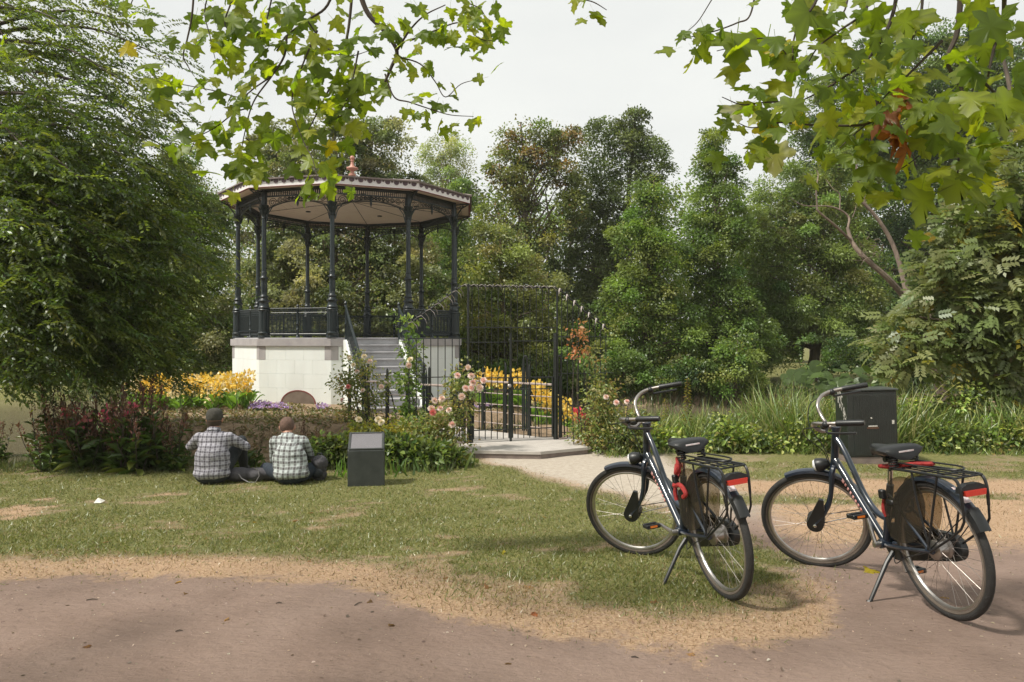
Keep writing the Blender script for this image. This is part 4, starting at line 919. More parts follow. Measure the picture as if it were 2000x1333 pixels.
    tl = MB(); tl.prism([(-.068, -.022), (.068, -.022), (.062, .004), (.03, .020), (-.03, .020), (-.062, .004)], (-.303, 0, zr-.050), (0, 1, 0), (0, 0, 1), .04); tlo = tl.build('tail_lamp_housing', M['blackp'], bike, 0)
    tl = MB(); tl.prism([(-.050, -.036), (.050, -.036), (.056, -.010), (-.056, -.010)], (-.313, 0, zr-.050), (0, 1, 0), (0, 0, 1), .035); tl.build('tail_lamp', M['red_refl'], bike, 0)
    # chain case on the right, coat guards both sides
    cc = MB(); poly = [(.46+.105*math.cos(a), .285+.105*math.sin(a)) for a in np.linspace(-1.7, 1.5, 12)]+[(-.0+.085*math.cos(a), .345+.07*math.sin(a)) for a in np.linspace(1.5, 4.7, 12)]
    cc.prism(poly, (0, -.052, 0), (1, 0, 0), (0, 0, 1), .035); cc.build('chain_case', M['blackp'], bike, 30)
    gpoly = [(p.x, p.y) for p in bend([(.335, .56), (.27, .66), (.16, .70), (.05, .68), (.0, .60), (.02, .50), (.07, .41), (.15, .355), (.25, .335), (.33, .36), (.352, .45), (.335, .56)], 3)][:-1]
    for s_ in (-1, 1):
        cgd = MB(); cgd.prism(gpoly, (0, s_*.048 + (.0015), 0), (1, 0, 0), (0, 0, 1), .003); cgd.build('coat_guard', M['vinyl'], bike, 0)
    # cranks, pedals, kickstand
    for s_, a in ((1, R(crank)), (-1, R(crank)+math.pi)):
        d = Vector((math.cos(a), 0, math.sin(a))); c0 = BB+Vector((0, s_*.062, 0)); c1 = c0+d*.17+Vector((0, s_*.012, 0))
        ck = MB(); ck.tube([c0-Vector((0, s_*.03, 0)), c0+Vector((0, s_*.012, 0))], .017, 10); ck.tube([c0, c1], [.013, .010], 8); cko = ck.build('crank', M['alu'], bike)
        pdl = MB(); pc_ = c1+Vector((0, s_*.055, 0))
        for k in (-1, 1): pdl.box(pc_+Vector((k*.028, 0, 0)), (.022, .090, .026), None, .004)
        pdl.box(pc_+Vector((0, s_*.04, 0)), (.06, .012, .018)); pdl.box(pc_-Vector((0, s_*.04, 0)), (.06, .012, .018)); pdl.tube([c1, pc_+Vector((0, s_*.03, 0))], .007, 6); pdo = pdl.build('pedal', M['blackp'], bike, 0)
        rr = MB()
        for k in (-1, 1): rr.box(pc_+Vector((k*.0395, 0, 0)), (.003, .045, .012))
        rr.build('pedal_reflector', M['orange_refl'], pdo, 0)
    ks = MB(); ks.tube([(.36, .03, .26), (.345, .085, .215), (.33, .235, .015)], [.014, .012, .010], 8); ks.tube([(.335, .225, .03), (.325, .255, -.005)], [.016, .013], 8); ks.build('kickstand', M['blackp'], bike)
    vl = MB(); vl.tube(bend([(.36, .02, .27), (.32, .05, .21), (.2, .06, .27), (.02, .065, .33)], 4), .003, 5); vl.build('shift_cable', M['blackp'], bike)
    fl_ = MB(); fl_.box((.29, 0, .545), (.06, .11, .03), None, .006); torus(fl_, (.22, 0, .555), .055, .008, 20, 6, None); fl_.build('frame_lock', M['blackp'], bike)
    # place: lean towards the stand, heading measured from +y towards -x
    gz = contact[2]; hd = R(90)+R(heading)
    bike.matrix_world = Matrix.Translation(Vector(contact)) @ Matrix.Rotation(hd, 4, 'Z') @ Matrix.Rotation(R(contact[3] if len(contact) > 3 else 0), 4, 'Y') @ Matrix.Rotation(R(-lean), 4, 'X')
    lk = bpy.data.objects.new('chain_lock', None); link(lk); lk.matrix_world = bike.matrix_world.copy()
    ch = MB()
    if lock == 1:
        tag(lk, 'red chain lock coiled round the seat post of the left bicycle', 'chain lock')
        ch.tube(bend([(.34, .03, .70), (.30, .06, .66), (.25, .065, .69), (.27, .05, .735), (.34, .02, .73), (.37, .0, .67), (.36, .045, .60), (.31, .075, .585), (.23, .075, .60), (.17, .075, .56), (.20, .08, .535)], 5), .0135, 8)
        ch.tube(bend([(.37, .03, .60), (.375, .05, .54), (.37, .05, .49)], 4), .012, 8)
    else:
        tag(lk, 'red chain lock strapped over the rack of the right bicycle', 'chain lock')
        ch.tube(bend([(.35, .035, .735), (.31, .045, .738), (.24, .04, .742), (.12, .0, .762), (.03, -.05, .765), (.10, -.06, .762), (.22, -.045, .745), (.33, -.035, .735), (.362, .0, .728), (.35, .035, .735)], 5), .011, 8)
        ch.tube(bend([(.352, .03, .57), (.358, .045, .50), (.35, .04, .46)], 4), .013, 8)
    ch.build('chain_sleeve', M['lock_red'], lk)
    lb = MB(); lb.box((.335, .055, .62 if lock == 1 else .585), (.04, .03, .05), None, .006); lb.build('lock_body', M['blackp'], lk, 0)
    return bike
r1 = (PX(1420, 4.02), 4.02); g1 = hz(*r1); 
r2 = (PX(1850, 3.76), 3.72); g2 = hz(*r2)
def slope(r, h, L=1.10):
    a = R(h); return math.degrees(math.atan2(hz(r[0], r[1])-hz(r[0]-math.sin(a)*L, r[1]+math.cos(a)*L), L))
bicycle('left of two parked dark blue bicycles, standing on the lawn edge', (r1[0], r1[1], g1, slope(r1, 12)), 12, 7, 52, 8, 1)
bicycle('right of two parked dark blue bicycles, standing on the dirt path', (r2[0], r2[1], g2, slope(r2, 7)), 7, 7, 55, 80, 2)
# ================================================================== trees
HOLE = [(1568, 668, 1606, 712, 60)]        # the walker shows through a gap here
def gap(Pn):
    px = CX+F*Pn[:, 0]/Pn[:, 1]; py = CY-F*(Pn[:, 2]-EYE)/Pn[:, 1]; k = np.ones(len(Pn), bool)
    for x0, y0, x1, y1, d in HOLE: k &= ~((px > x0) & (px < x1) & (py > y0) & (py < y1) & (Pn[:, 1] < d))
    return k
def blobs3(bl, d, dep=.8):
    """[(px,py,rx,ry[,dd])] -> centres and radii in metres round the tree's own distance d"""
    C = []; Rr = []
    for q in bl:
        dd = d+(q[4] if len(q) > 4 else 0); s_ = dd/F; C.append(P3(q[0], q[1], dd)); Rr.append((q[2]*s_, max(q[2], q[3])*s_*dep, q[3]*s_))
    return np.array(C), np.array(Rr)
def clumps(C, Rr, n, shell=.5):
    w = (Rr[:, 0]*Rr[:, 1]*Rr[:, 2])**(2/3); i = rng.choice(len(C), n, p=w/w.sum())
    u = norm(rvec(n)); r = shell+(1.05-shell)*rng.random(n)**.6
    return C[i]+u*Rr[i]*r[:, None], u
def foliage(Pc, U, per, rc, flat=.65, droop=0., upn=.7):
    n = len(Pc)*per; ci = np.repeat(np.arange(len(Pc)), per)
    off = rvec(n)*rc*np.array([1, 1, flat]); off[:, 2] -= droop*np.abs(rng.normal(size=n))*rc
    P = Pc[ci]+off; D = norm(off)*.6+U[ci]*.5+rvec(n)*.5; D[:, 2] -= .25+droop
    N = np.array([0, 0, upn])+U[ci]*.45+rvec(n)*.45
    return P, D, N, ci
def limbs(mb, base, top, r0, targets, nl, seed, wob=.15):
    r_ = random.Random(seed); base = Vector(base); top = Vector(top); H = (top-base).length; pts = []
    K = 9
    for i in range(K+1):
        t = i/K; pts.append(base.lerp(top, t)+Vector((r_.gauss(0, wob), r_.gauss(0, wob), 0))*t*H*.05)
    mb.tube(pts, [r0*(1.35 if i == 0 else 1)*(1-.86*i/K) for i in range(K+1)], 9)
    if len(targets) == 0: return
    for j in range(nl):
        tg = Vector(targets[r_.randrange(len(targets))]); t = min(.95, max(.15, (tg.z-base.z)/H*.75+r_.gauss(0, .08)))
        k = min(K-1, int(t*K)); s0 = pts[k].lerp(pts[k+1], t*K-k); L = (tg-s0).length
        m1 = s0.lerp(tg, .35)+Vector((r_.gauss(0, .06), r_.gauss(0, .06), .10))*L; m2 = s0.lerp(tg, .7)+Vector((r_.gauss(0, .08), r_.gauss(0, .08), .06))*L
        rr = max(.012, r0*.42*(1-t)+.012*L*.3); mb.tube([s0, m1, m2, tg], [rr, rr*.7, rr*.42, rr*.12], 6)
def tree(name, label, d, bl, cols, leaf=.15, k=3.2, rc=.45, per=34, shell=.5, w=None, trunk=None, r0=.2, nl=26, kind='quad', mat='leaf', barkm='bark', asp=.62, droop=0., flat=.65, tipcol=None, group='trees round the pond', dep=.8, lean=0.):
    C, Rr = blobs3(bl, d, dep); s_ = F/d
    area = sum(math.pi*q[2]*q[3] for q in bl); leaf *= .78; nleaf = int(area/((leaf*s_)**2*asp*.5)*k*1.45)
    nc = max(8, int(area/(math.pi*(rc*s_)**2)*2.4))                 # leafy boughs, each a flattened cushion
    Pc, U = clumps(C, Rr*(.80+.35*rng.random((len(C), 1))), nc, shell)
    wt = rng.random(nc)**1.2+.25; ci = rng.choice(nc, nleaf, p=wt/wt.sum()); rb = (rc*(.55+.75*rng.random(nc)))[ci][:, None]
    v = norm(rvec(nleaf)+np.array([0, -.15, .55])); rr = rng.random((nleaf, 1))**.45
    off = v*rr*rb*np.array([1.15, 1.15, flat]); off[:, 2] -= .22*rb[:, 0]*(off[:, 0]**2+off[:, 1]**2)/rb[:, 0]**2
    P = Pc[ci]+off+rvec(nleaf)*.05; D = v*.7+U[ci]*.35+rvec(nleaf)*.45; D[:, 2] -= .45+droop; N = v*.75+np.array([-.1, -.2, .42])+rvec(nleaf)*.40
    nf = int(nleaf*.22); Pf, Uf = clumps(C, Rr*.9, nf, .0); P = np.concatenate([P, Pf]); D = np.concatenate([D, rvec(nf)]); N = np.concatenate([N, rvec(nf)+np.array([0, 0, .5])]); ci = np.concatenate([ci, rng.integers(0, nc, nf)])
    leaf_ = leaf; cc = np.array([2.4, 2.5, 1.9])*pick(cols, nc, .20, w)[ci]*(1+.13*rng.normal(size=(len(P), 1)))
    if tipcol is not None:
        zt = Pc[:, 2].max(); pr = sst(zt-4.2, zt, Pc[:, 2])*(rng.random(nc) < tipcol[1]); m_ = (pr[ci] > .3) & (rng.random(len(P)) < .75)
        cc[m_] = pick(tipcol[0], int(m_.sum()), .2)
    keep = gap(P) & (P[:, 2] > height(P[:, 0], P[:, 1])+.03)
    P, D, N, cc = P[keep], D[keep], N[keep], np.clip(cc[keep], .006, .8)
    bx_, by_ = (trunk if trunk else (float(C[:, 0].mean()), d)); bz = hz(bx_, by_)-.15
    t = thing(name, label, 'tree', (bx_, by_, bz), 0, group)
    o_ = Vector((bx_, by_, bz)); P = P-np.array(o_)
    ti = np.argmax(C[:, 2]+Rr[:, 2]); top = Vector(C[ti])+Vector((0, 0, Rr[ti][2]*.7))-o_
    tm = MB(); limbs(tm, (0, 0, 0), top, r0, [Vector(p)-o_ for p in Pc[rng.permutation(nc)[:90]]], nl, int(abs(d*7+bl[0][0])))
    tm.build('trunk', M[barkm], t)
    Lf = leaf*(.75+.5*rng.random(len(P)))
    obj('crown', leafmesh('crown', P, D, N, Lf, Lf*asp, cc, M[mat], kind), t)
    return t
G_DARK = [(.030, .052, .018), (.040, .062, .024), (.024, .044, .020)]
G_MID = [(.058, .086, .026), (.072, .098, .030), (.046, .074, .024), (.085, .105, .038)]
G_OLIVE = [(.085, .095, .035), (.105, .110, .045), (.066, .080, .032), (.120, .118, .058)]
G_BRIGHT = [(.064, .094, .026), (.082, .110, .030), (.052, .080, .026), (.105, .122, .040)]
G_GREY = [(.090, .098, .055), (.110, .112, .070), (.066, .076, .040), (.130, .125, .085), (.05, .062, .03)]
ORANGE = [(.30, .17, .05), (.24, .16, .05), (.20, .16, .05)]
tree('cedar_tree', 'broad grey-green evergreen directly behind the bandstand roof', 29, [(650, 300, 105, 90), (570, 370, 95, 110), (735, 310, 75, 70), (770, 420, 75, 130, 1), (640, 470, 150, 120), (690, 600, 160, 120, -1), (530, 540, 85, 130), (480, 640, 70, 110), (800, 590, 80, 110), (600, 690, 130, 60, -2)], G_GREY, .15, 2.6, .42, 36, .45, r0=.34, nl=60, barkm='bark_pale', flat=.45)
tree('birch_tree', 'pale thin-crowned tree rising between the bandstand roof and the orange-tipped maple', 46, [(880, 300, 55, 50), (865, 350, 58, 60), (900, 410, 55, 70), (860, 470, 60, 70)], [(.13, .14, .08), (.10, .115, .06), (.16, .16, .10)], .16, 1.3, .6, 26, .3, r0=.16, nl=40)
tree('alder_tree', 'dense dark green tree low behind the pale thin-crowned tree', 40, [(890, 420, 60, 90), (870, 520, 80, 110), (910, 620, 90, 110)], G_MID, .17, 2.6, .5, 32, .4, r0=.2, nl=30)
tree('maple_tree', 'tall maple with orange leaf tips at the top of its crown', 34, [(1015, 275, 48, 50), (1070, 275, 45, 45), (1010, 350, 62, 62), (1095, 320, 48, 55), (985, 430, 55, 55), (1060, 460, 50, 50), (1120, 400, 40, 50)], [(.075, .088, .030), (.095, .100, .036), (.06, .072, .026)], .17, 1.9, .45, 30, .35, tipcol=(ORANGE, .35), r0=.22, nl=50)
tree('maple_tree', 'tall dark green tree right of the orange-tipped maple', 36, [(1180, 275, 62, 52), (1240, 262, 35, 45), (1160, 350, 66, 70), (1265, 330, 36, 55), (1230, 400, 75, 80), (1140, 460, 70, 70), (1200, 520, 90, 90), (1110, 540, 60, 60), (1150, 620, 100, 90)], [(.050, .066, .028), (.062, .078, .034), (.042, .056, .024)], .17, 2.3, .5, 32, .4, r0=.25, nl=50)
tree('alder_tree', 'olive green bushy tree behind the iron screen', 25, [(975, 500, 75, 80), (930, 590, 55, 90), (1035, 590, 85, 90), (1000, 680, 105, 70), (920, 690, 60, 60), (1090, 690, 70, 70, 1)], G_OLIVE, .12, 3.0, .36, 36, .45, r0=.16, nl=30)
tree('alder_tree', 'bright green tree with pointed crown in the middle of the far bank', 25.5, [(1275, 395, 36, 60), (1245, 470, 58, 70), (1290, 520, 55, 80), (1240, 590, 80, 85), (1290, 660, 85, 80), (1190, 670, 70, 70)], G_BRIGHT, .12, 3.0, .36, 36, .45, r0=.16, nl=30)
tree('alder_tree', 'conical green alder with the sharpest crown on the far bank', 27, [(1398, 285, 20, 38), (1400, 345, 42, 50), (1405, 420, 62, 70), (1400, 510, 82, 85), (1390, 610, 100, 100), (1350, 690, 75, 60), (1440, 660, 80, 80)], G_BRIGHT[:3]+G_MID[:2], .125, 3.0, .36, 36, .45, r0=.18, nl=34)
tree('willow_tree', 'soft olive willow right of the conical alder', 29, [(1530, 390, 70, 75), (1600, 440, 90, 100), (1490, 500, 70, 110), (1570, 560, 110, 110), (1640, 350, 80, 80), (1540, 660, 110, 80), (1660, 560, 90, 110), (1640, 660, 90, 70)], [(.085, .108, .040), (.105, .122, .050), (.068, .092, .034)], .15, 2.7, .42, 36, .45, asp=.42, r0=.22, nl=40)
tree('lime_tree', 'big dark tree behind the willow, under the hanging plane leaves', 42, [(1650, 230, 100, 110), (1760, 210, 130, 140), (1870, 200, 130, 160), (1960, 240, 90, 180), (1720, 380, 120, 130), (1850, 420, 140, 150), (1580, 300, 50, 60), (1960, 500, 110, 160), (1760, 560, 120, 120)], G_MID+G_DARK, .20, 2.4, .6, 34, .45, r0=.35, nl=60)
tree('hazel_shrub', 'dark green shrub leaning over the pond left of the bandstand', 24, [(420, 650, 60, 70), (370, 600, 70, 80), (330, 690, 80, 60), (430, 720, 45, 45), (290, 640, 70, 80)], G_GREY[:3]+G_MID[:2], .12, 3.2, .34, 36, .5, r0=.10, nl=24)
tree('hornbeam_tree', 'mid green tree between the left feathery tree and the bandstand', 33, [(400, 400, 60, 60), (350, 350, 60, 70), (380, 480, 60, 70), (300, 470, 90, 110), (420, 560, 60, 80), (330, 590, 90, 80), (440, 430, 35, 60)], G_MID+G_OLIVE[:1], .15, 2.0, .45, 32, .4, r0=.2, nl=36)
tree('oak_tree', 'tall dark tree far left behind the feathery tree', 40, [(120, 420, 140, 160), (230, 560, 130, 120), (60, 600, 120, 120), (180, 680, 180, 70), (-40, 480, 90, 200)], G_DARK+G_MID[:1], .19, 2.2, .55, 34, .45, r0=.3, nl=30)
for i, (lb, d, bl, cl) in enumerate([
    ('rounded bright shrub on the far bank behind the left bicycle handlebar', 22.6, [(1440, 690, 52, 50), (1400, 730, 45, 36), (1470, 745, 30, 34)], G_BRIGHT),
    ('low dark shrub at the water edge right of the spiked screen', 23.2, [(1215, 720, 58, 40), (1160, 735, 50, 40), (1280, 740, 45, 26)], G_MID),
    ('low dark shrub overhanging the water left of the big round leaves', 22.8, [(1345, 722, 50, 30), (1330, 745, 40, 22)], G_MID+G_DARK),
    ('dark shrub behind the gate under the olive tree', 24.0, [(960, 735, 80, 40), (1060, 730, 80, 45), (880, 720, 60, 50)], G_DARK+G_MID),
    ('dark shrub on the far bank above the cabinet', 23.5, [(1640, 690, 60, 36), (1750, 700, 70, 50), (1850, 720, 80, 50), (1950, 720, 80, 60)], G_DARK+G_MID[:1]),
    ('dark shrub at the far left end of the pond', 27.5, [(60, 730, 90, 40), (180, 730, 80, 34), (-30, 700, 80, 70)], G_DARK+G_MID[:1])]):
    tree('bank_shrub', lb, d, bl, cl, .11, 3.0, .28, 34, .45, r0=.05, nl=14, group='shrubs on the far bank')
# woodland that reads as one mass behind
wb_ = [(q, 545+40*math.sin(q*.017), 120, 170) for q in range(-150, 2200, 90)]
C, Rr = blobs3(wb_, 46, .35); Pc, U = clumps(C, Rr, 2600, .4); P, D, N, ci = foliage(Pc, U, 44, .75, .45)
kp = gap(P) | (P[:, 1] > 70); P = P.copy(); kp &= (P[:, 2] > .2)
obj_w = obj('woodland', leafmesh('woodland', P[kp], D[kp], N[kp], .24*(.7+.6*rng.random(int(kp.sum()))), .16, np.array([2.1, 2.3, 1.7])*pick(G_MID+G_OLIVE[:1], len(Pc), .22)[ci][kp], M['leaf'])); tag(obj_w, 'dark far woodland behind the pond trees', 'woodland', None, 'stuff')
for i in range(9):
    d_ = rnd.uniform(37, 39); x_ = PX(rnd.uniform(950, 1950), d_); tb = MB(); h_ = rnd.uniform(6, 9)
    limbs(tb, (0, 0, -.2), (rnd.gauss(0, .4), 0, h_), .2, [], 0, i); o_ = tb.build('tree_trunk', M['bark'], None, loc=(x_, d_, hz(x_, d_))); tag(o_, 'dark bare tree trunk deep in the woodland shade', 'tree trunk', 'trunks in the woodland shade')
tb = MB(); x_ = PX(1271, 31); limbs(tb, (0, 0, -.2), (.1, 0, 5.5), .24, [], 0, 77); o_ = tb.build('tree_trunk', M['bark_pale'], None, loc=(x_, 31, hz(x_, 31))); tag(o_, 'pale thick tree trunk showing between the alders', 'tree trunk')

# ------------------------------------------------------------------ dead leaning tree
dt = 14.2; dead = thing('dead_tree', 'bare leaning dead tree with forked grey-brown limbs in front of the willow', 'tree', P3(1835, 720, dt))
dO = Vector(dead.location)
def dl(pts, r0, r1, name, parent=None, jit=.0):
    q = bend([P3(px, py, dt+dd)-dO for (px, py, dd) in pts], 4); n_ = len(q); b = MB(); b.tube(q, [.52*(r0+(r1-r0)*i/(n_-1)) for i in range(n_)], 8); return b.build(name, M['bark_pale'], parent or dead)
trk = dl([(1850, 800, .3), (1815, 690, .2), (1780, 600, 0), (1765, 575, 0)], .20, .14, 'trunk')
dl([(1775, 590, 0), (1735, 545, -.1), (1690, 505, -.1), (1665, 475, 0), (1655, 445, .1)], .12, .06, 'limb', trk)
dl([(1772, 580, 0), (1758, 520, .2), (1740, 470, .3), (1712, 425, .3), (1680, 390, .3)], .10, .055, 'limb', trk)
dl([(1662, 470, 0), (1630, 440, -.2), (1600, 415, -.3), (1594, 402, -.3)], .05, .03, 'limb', trk)
dl([(1656, 445, .1), (1658, 425, .2), (1640, 410, .2), (1615, 403, .2), (1580, 403, .1), (1560, 398, .1), (1543, 386, 0)], .045, .010, 'limb', trk)
dl([(1596, 405, -.3), (1594, 370, -.3), (1598, 340, -.2), (1590, 328, -.2)], .032, .012, 'limb', trk)
dl([(1682, 392, .3), (1672, 350, .4), (1674, 310, .4), (1670, 270, .4)], .045, .012, 'limb', trk)
dl([(1690, 395, .3), (1685, 370, .3), (1676, 352, .3)], .02, .010, 'limb', trk)
dl([(1640, 410, .2), (1640, 380, .3), (1628, 370, .3), (1613, 350, .4)], .025, .008, 'limb', trk)
dl([(1665, 425, .2), (1670, 412, .2), (1672, 402, .2)], .02, .012, 'limb', trk)
for k in range(16):
    a = rnd.uniform(0, 6.28); c = (1700+rnd.gauss(0, 14), 490+rnd.gauss(0, 14)); L = rnd.uniform(14, 42)
    dl([(c[0], c[1], -.15), (c[0]+L*.5*math.cos(a)+rnd.gauss(0, 4), c[1]-L*.5*abs(math.sin(a)), -.2), (c[0]+L*math.cos(a), c[1]-L*math.sin(a)*.8, -.2+rnd.gauss(0, .1))], .014, .004, 'dead_twig', trk)

# ------------------------------------------------------------------ ash tree on the right with long leaflets
def ash(label, d, bl, k, cols, seed):
    C, Rr = blobs3(bl, d, .7); s_ = F/d; area = sum(math.pi*q[2]*q[3] for q in bl); L0 = .30
    n_ = int(area/((L0*s_)**2*.33)*k); per = 9; nc = n_//per; Pc, U = clumps(C, Rr*(.75+.45*rng.random((len(C), 1))), nc, .25)
    n_ = nc*per; ci = np.repeat(np.arange(nc), per); P = Pc[ci]+rvec(n_)*.17; D = norm(rvec(n_)*[1, .6, .45]+U[ci]*.5+np.array([-.25, -.2, -.35])); N = np.array([-.15, -.75, .8])+rvec(n_)*.35
    cc = pick(cols, nc, .15)[ci]; y = rng.random(n_) < .05; cc[y] = pick([(.36, .28, .035), (.30, .26, .05)], int(y.sum()), .2)
    b = Vector((PX(2040, d), d+.4, 0)); b.z = hz(b.x, b.y)-.1; t = thing('ash_tree', label, 'tree', b, 0, 'trees round the pond'); keep = P[:, 2] > height(P[:, 0], P[:, 1])+.1
    P, D, N, cc = P[keep]-np.array(b), D[keep], N[keep], cc[keep]
    tm = MB(); limbs(tm, (0, 0, 0), (-.2, .2, 7.0), .2, [Vector(p)-b for p in Pc[rng.permutation(nc)[:120]]], 70, seed); tm.build('trunk', M['bark'], t)
    obj('crown', leafmesh('crown', P, D, N, L0*(.7+.5*rng.random(len(P))), L0*(.8+.3*rng.random(len(P))), cc, M['leaf'], 'pinnate'), t)
ash('leafy ash tree at the right edge with long divided leaves', 12.6, [(1930, 520, 105, 120), (1985, 380, 65, 150), (1900, 430, 60, 60), (1850, 560, 60, 50), (1870, 600, 95, 75), (1950, 660, 90, 70), (1800, 655, 85, 45), (1905, 720, 70, 40), (1990, 560, 60, 160), (1775, 700, 50, 35), (1960, 760, 60, 40)], 6.5, [(.16, .20, .065), (.19, .23, .075), (.12, .16, .05), (.22, .25, .10)], 5)

# ------------------------------------------------------------------ feathery tree hanging in from the left
def feathery():
    base = Vector((-10.4, 12.2, hz(-10.4, 12.2)-.1)); t = thing('honey_locust_tree', 'large feathery tree drooping over the pond at the left edge', 'tree', base)
    tm = MB(); limbs(tm, (0, 0, 0), (.8, -.2, 9.0), .30, [], 0, 3)
    SP = []; SD = []; r_ = random.Random(12)
    #   tips of the main boughs in the picture, with distance; each bough arches out of the trunk and droops
    tips = [(300, 60, 11), (330, 115, 10.5), (250, 30, 10), (320, 205, 11), (300, 250, 10), (340, 240, 12), (230, 150, 9.5), (150, 60, 9.5), (60, 30, 10), (350, 300, 12), (330, 345, 11), (270, 320, 9.5),
            (170, 240, 9.3), (80, 160, 9), (370, 385, 11.5), (400, 440, 12), (420, 530, 12), (390, 520, 11), (330, 430, 10), (260, 400, 9.6), (160, 350, 9), (60, 300, 9), (350, 500, 10), (280, 520, 9.6), (200, 470, 9.2),
            (380, 590, 11.5), (340, 640, 11), (300, 600, 10), (360, 690, 11.5), (330, 730, 11), (260, 700, 10.4), (290, 660, 10), (200, 620, 9.6), (120, 520, 9.2), (60, 450, 9), (240, 730, 10.6), (180, 745, 10), (110, 690, 9.6), (60, 725, 9.8), (20, 660, 9.4), (20, 560, 9.2), (140, 620, 9.4), (20, 740, 9.6), (210, 690, 10.5), (70, 610, 10), (350, 570, 12.5), (300, 470, 12), (180, 560, 11.5), (240, 600, 12), (80, 230, 11), (180, 130, 11.5), (30, 380, 11)]
    brs = []
    for (px, py, d) in tips:
        tip = P3(px, py, d)-base; h0 = max(.9, min(8.2, tip.z*.75+1.5+r_.gauss(0, .3))); s0 = Vector((.1, 0, h0)); L = (tip-s0).length
        pts = bend([s0, s0.lerp(tip, .35)+Vector((0, r_.gauss(0, .15), .14*L)), s0.lerp(tip, .72)+Vector((0, r_.gauss(0, .15), .12*L)), tip], 7)
        rr = .018+.006*L; tm.tube(pts, [rr*(1-.9*i/(len(pts)-1)) for i in range(len(pts))], 6)
        ns = 14 if py > 380 else (7 if py > 200 else 4)
        for i in range(4, len(pts)):
            dr = (pts[i]-pts[i-1]).normalized()
            for j in range(ns if i > 7 else ns//2):
                SP.append(pts[i]+Vector((r_.gauss(0, .10), r_.gauss(0, .25), r_.gauss(0, .12)))); a = r_.gauss(0, .7)
                SD.append(Vector((dr.x*math.cos(a)+r_.gauss(0, .25), dr.y+math.sin(a), dr.z*.45-.08+r_.gauss(0, .24))).normalized())
    tm.build('trunk', M['twig'], t)
    SP = np.array(SP); SD = norm(np.array(SD)); n_ = len(SP); K = 22; Ls = .30+.32*rng.random(n_)
    side = norm(np.cross(SD, np.array([0, 0, 1.])+.3*rvec(n_)))
    u = (np.arange(K)+.5)/K; sg = np.where(np.arange(K) % 2, 1., -1.)
    P = SP[:, None, :]+SD[:, None, :]*(u[None, :, None]*Ls[:, None, None]); P[:, :, 2] -= .12*(u[None, :]**2)*Ls[:, None]
    P = P+side[:, None, :]*(sg[None, :, None]*.012)
    D = SD[:, None, :]*.75+side[:, None, :]*(sg[None, :, None]*.75); D = D+.25*rng.normal(size=D.shape); D[:, :, 2] -= .2
    N = np.broadcast_to(np.array([0, 0, 1.]), D.shape)+.45*rng.normal(size=D.shape)
    cc = pick([(.095, .140, .040), (.120, .165, .044), (.072, .112, .036), (.160, .198, .050)], n_, .2, [3, 3, 3, 1.2]); cc = np.repeat(cc[:, None, :], K, 1)*(1+.1*rng.normal(size=(n_, K, 1)))
    P, D, N, cc = [q.reshape(-1, 3) for q in (P, D, N, cc)]; ll = .055+.035*rng.random(len(P))
    kp = P[:, 2] > .55-base.z+0*P[:, 2]
    obj('crown', leafmesh('crown', P[kp], D[kp], N[kp], ll[kp], .031, cc[kp], M['leaf_thin']), t)
feathery()
# ================================================================== plane tree over the camera
def plane_leaf():
    """five-lobed plane leaf, unit size, petiole at the origin, blade along +x"""
    out = [(0, .0), (.03, .10), (-.06, .30), (.02, .46), (.14, .40), (.20, .50), (.30, .62), (.40, .60), (.46, .47), (.44, .30), (.52, .22), (.62, .30), (.74, .20), (.80, .26), (.86, .12), (1.0, 0)]
    pts = out+[(x, -y) for x, y in reversed(out[1:-1])]
    return [Vector((x, y, .16*abs(y)-.30*y*y*1.6-.22*x*x+.04*math.sin(9*x+4*y))) for x, y in pts]
PL = plane_leaf()
def leaf_mesh(name, curl, col, seed):
    r_ = random.Random(seed); tw_ = r_.gauss(0, .25); v = [Vector((p.x, p.y*(1+.08*r_.gauss(0, 1)), p.z*curl+tw_*p.x*p.y+.008*r_.gauss(0, 1))) for p in PL]; n_ = len(v)
    c = Vector((.34, 0, .02)); allv = [c]+v; fs = [(0, i+1, (i+1) % n_+1) for i in range(n_)]
    k = len(allv); allv += [Vector((-.42, 0, .10)), Vector((-.42, .018, .10)), Vector((0, .014, 0)), Vector((0, -.004, 0))]; fs.append((k, k+1, k+2, k+3))
    me = bpy.data.meshes.new(name); me.from_pydata(allv, [], fs); at = me.attributes.new('Col', 'FLOAT_COLOR', 'POINT')
    dat = []
    for i in range(len(allv)):
        f_ = 1+.10*r_.gauss(0, 1); e_ = 1.2 if i in (0, 16, 7, 25, 4, 29) else (.82 if i in (10, 22, 5, 27) else 1.); dat += [col[0]*f_*e_, col[1]*f_*e_, col[2]*f_, 1]
    at.data.foreach_set('color', dat); me.materials.append(M['plane_leaf']); me.polygons.foreach_set('use_smooth', [True]*len(fs)); me.update(); return me
M['plane_leaf'] = leafmat('plane_leaf', .64, .022, (1.75, 1.85, .30), .45)
LCOL = [(.155, .205, .030), (.195, .235, .032), (.120, .175, .030), (.245, .265, .036), (.170, .215, .042), (.105, .150, .032)]
LME = [leaf_mesh('plane_leaf', rnd.uniform(.6, 1.8), c, i) for i, c in enumerate(LCOL)]
BROWN = [leaf_mesh('dry_leaf', 2.2, c, 50+i) for i, c in enumerate([(.30, .11, .055), (.22, .085, .045)])]
PALE = leaf_mesh('pale_leaf', 1.2, (.36, .36, .33), 60)
YEL = leaf_mesh('yellow_leaf', 1.2, (.42, .34, .03), 61)
pb = Vector((-1.2, -3.4, hz(-1.2, -3.4)-.1))
plane = thing('plane_tree', 'plane tree overhead with lobed leaves hanging into the top of the view', 'tree', pb)
tm = MB(); limbs(tm, (0, 0, 0), (.2, .5, 8.5), .38, [], 0, 8)
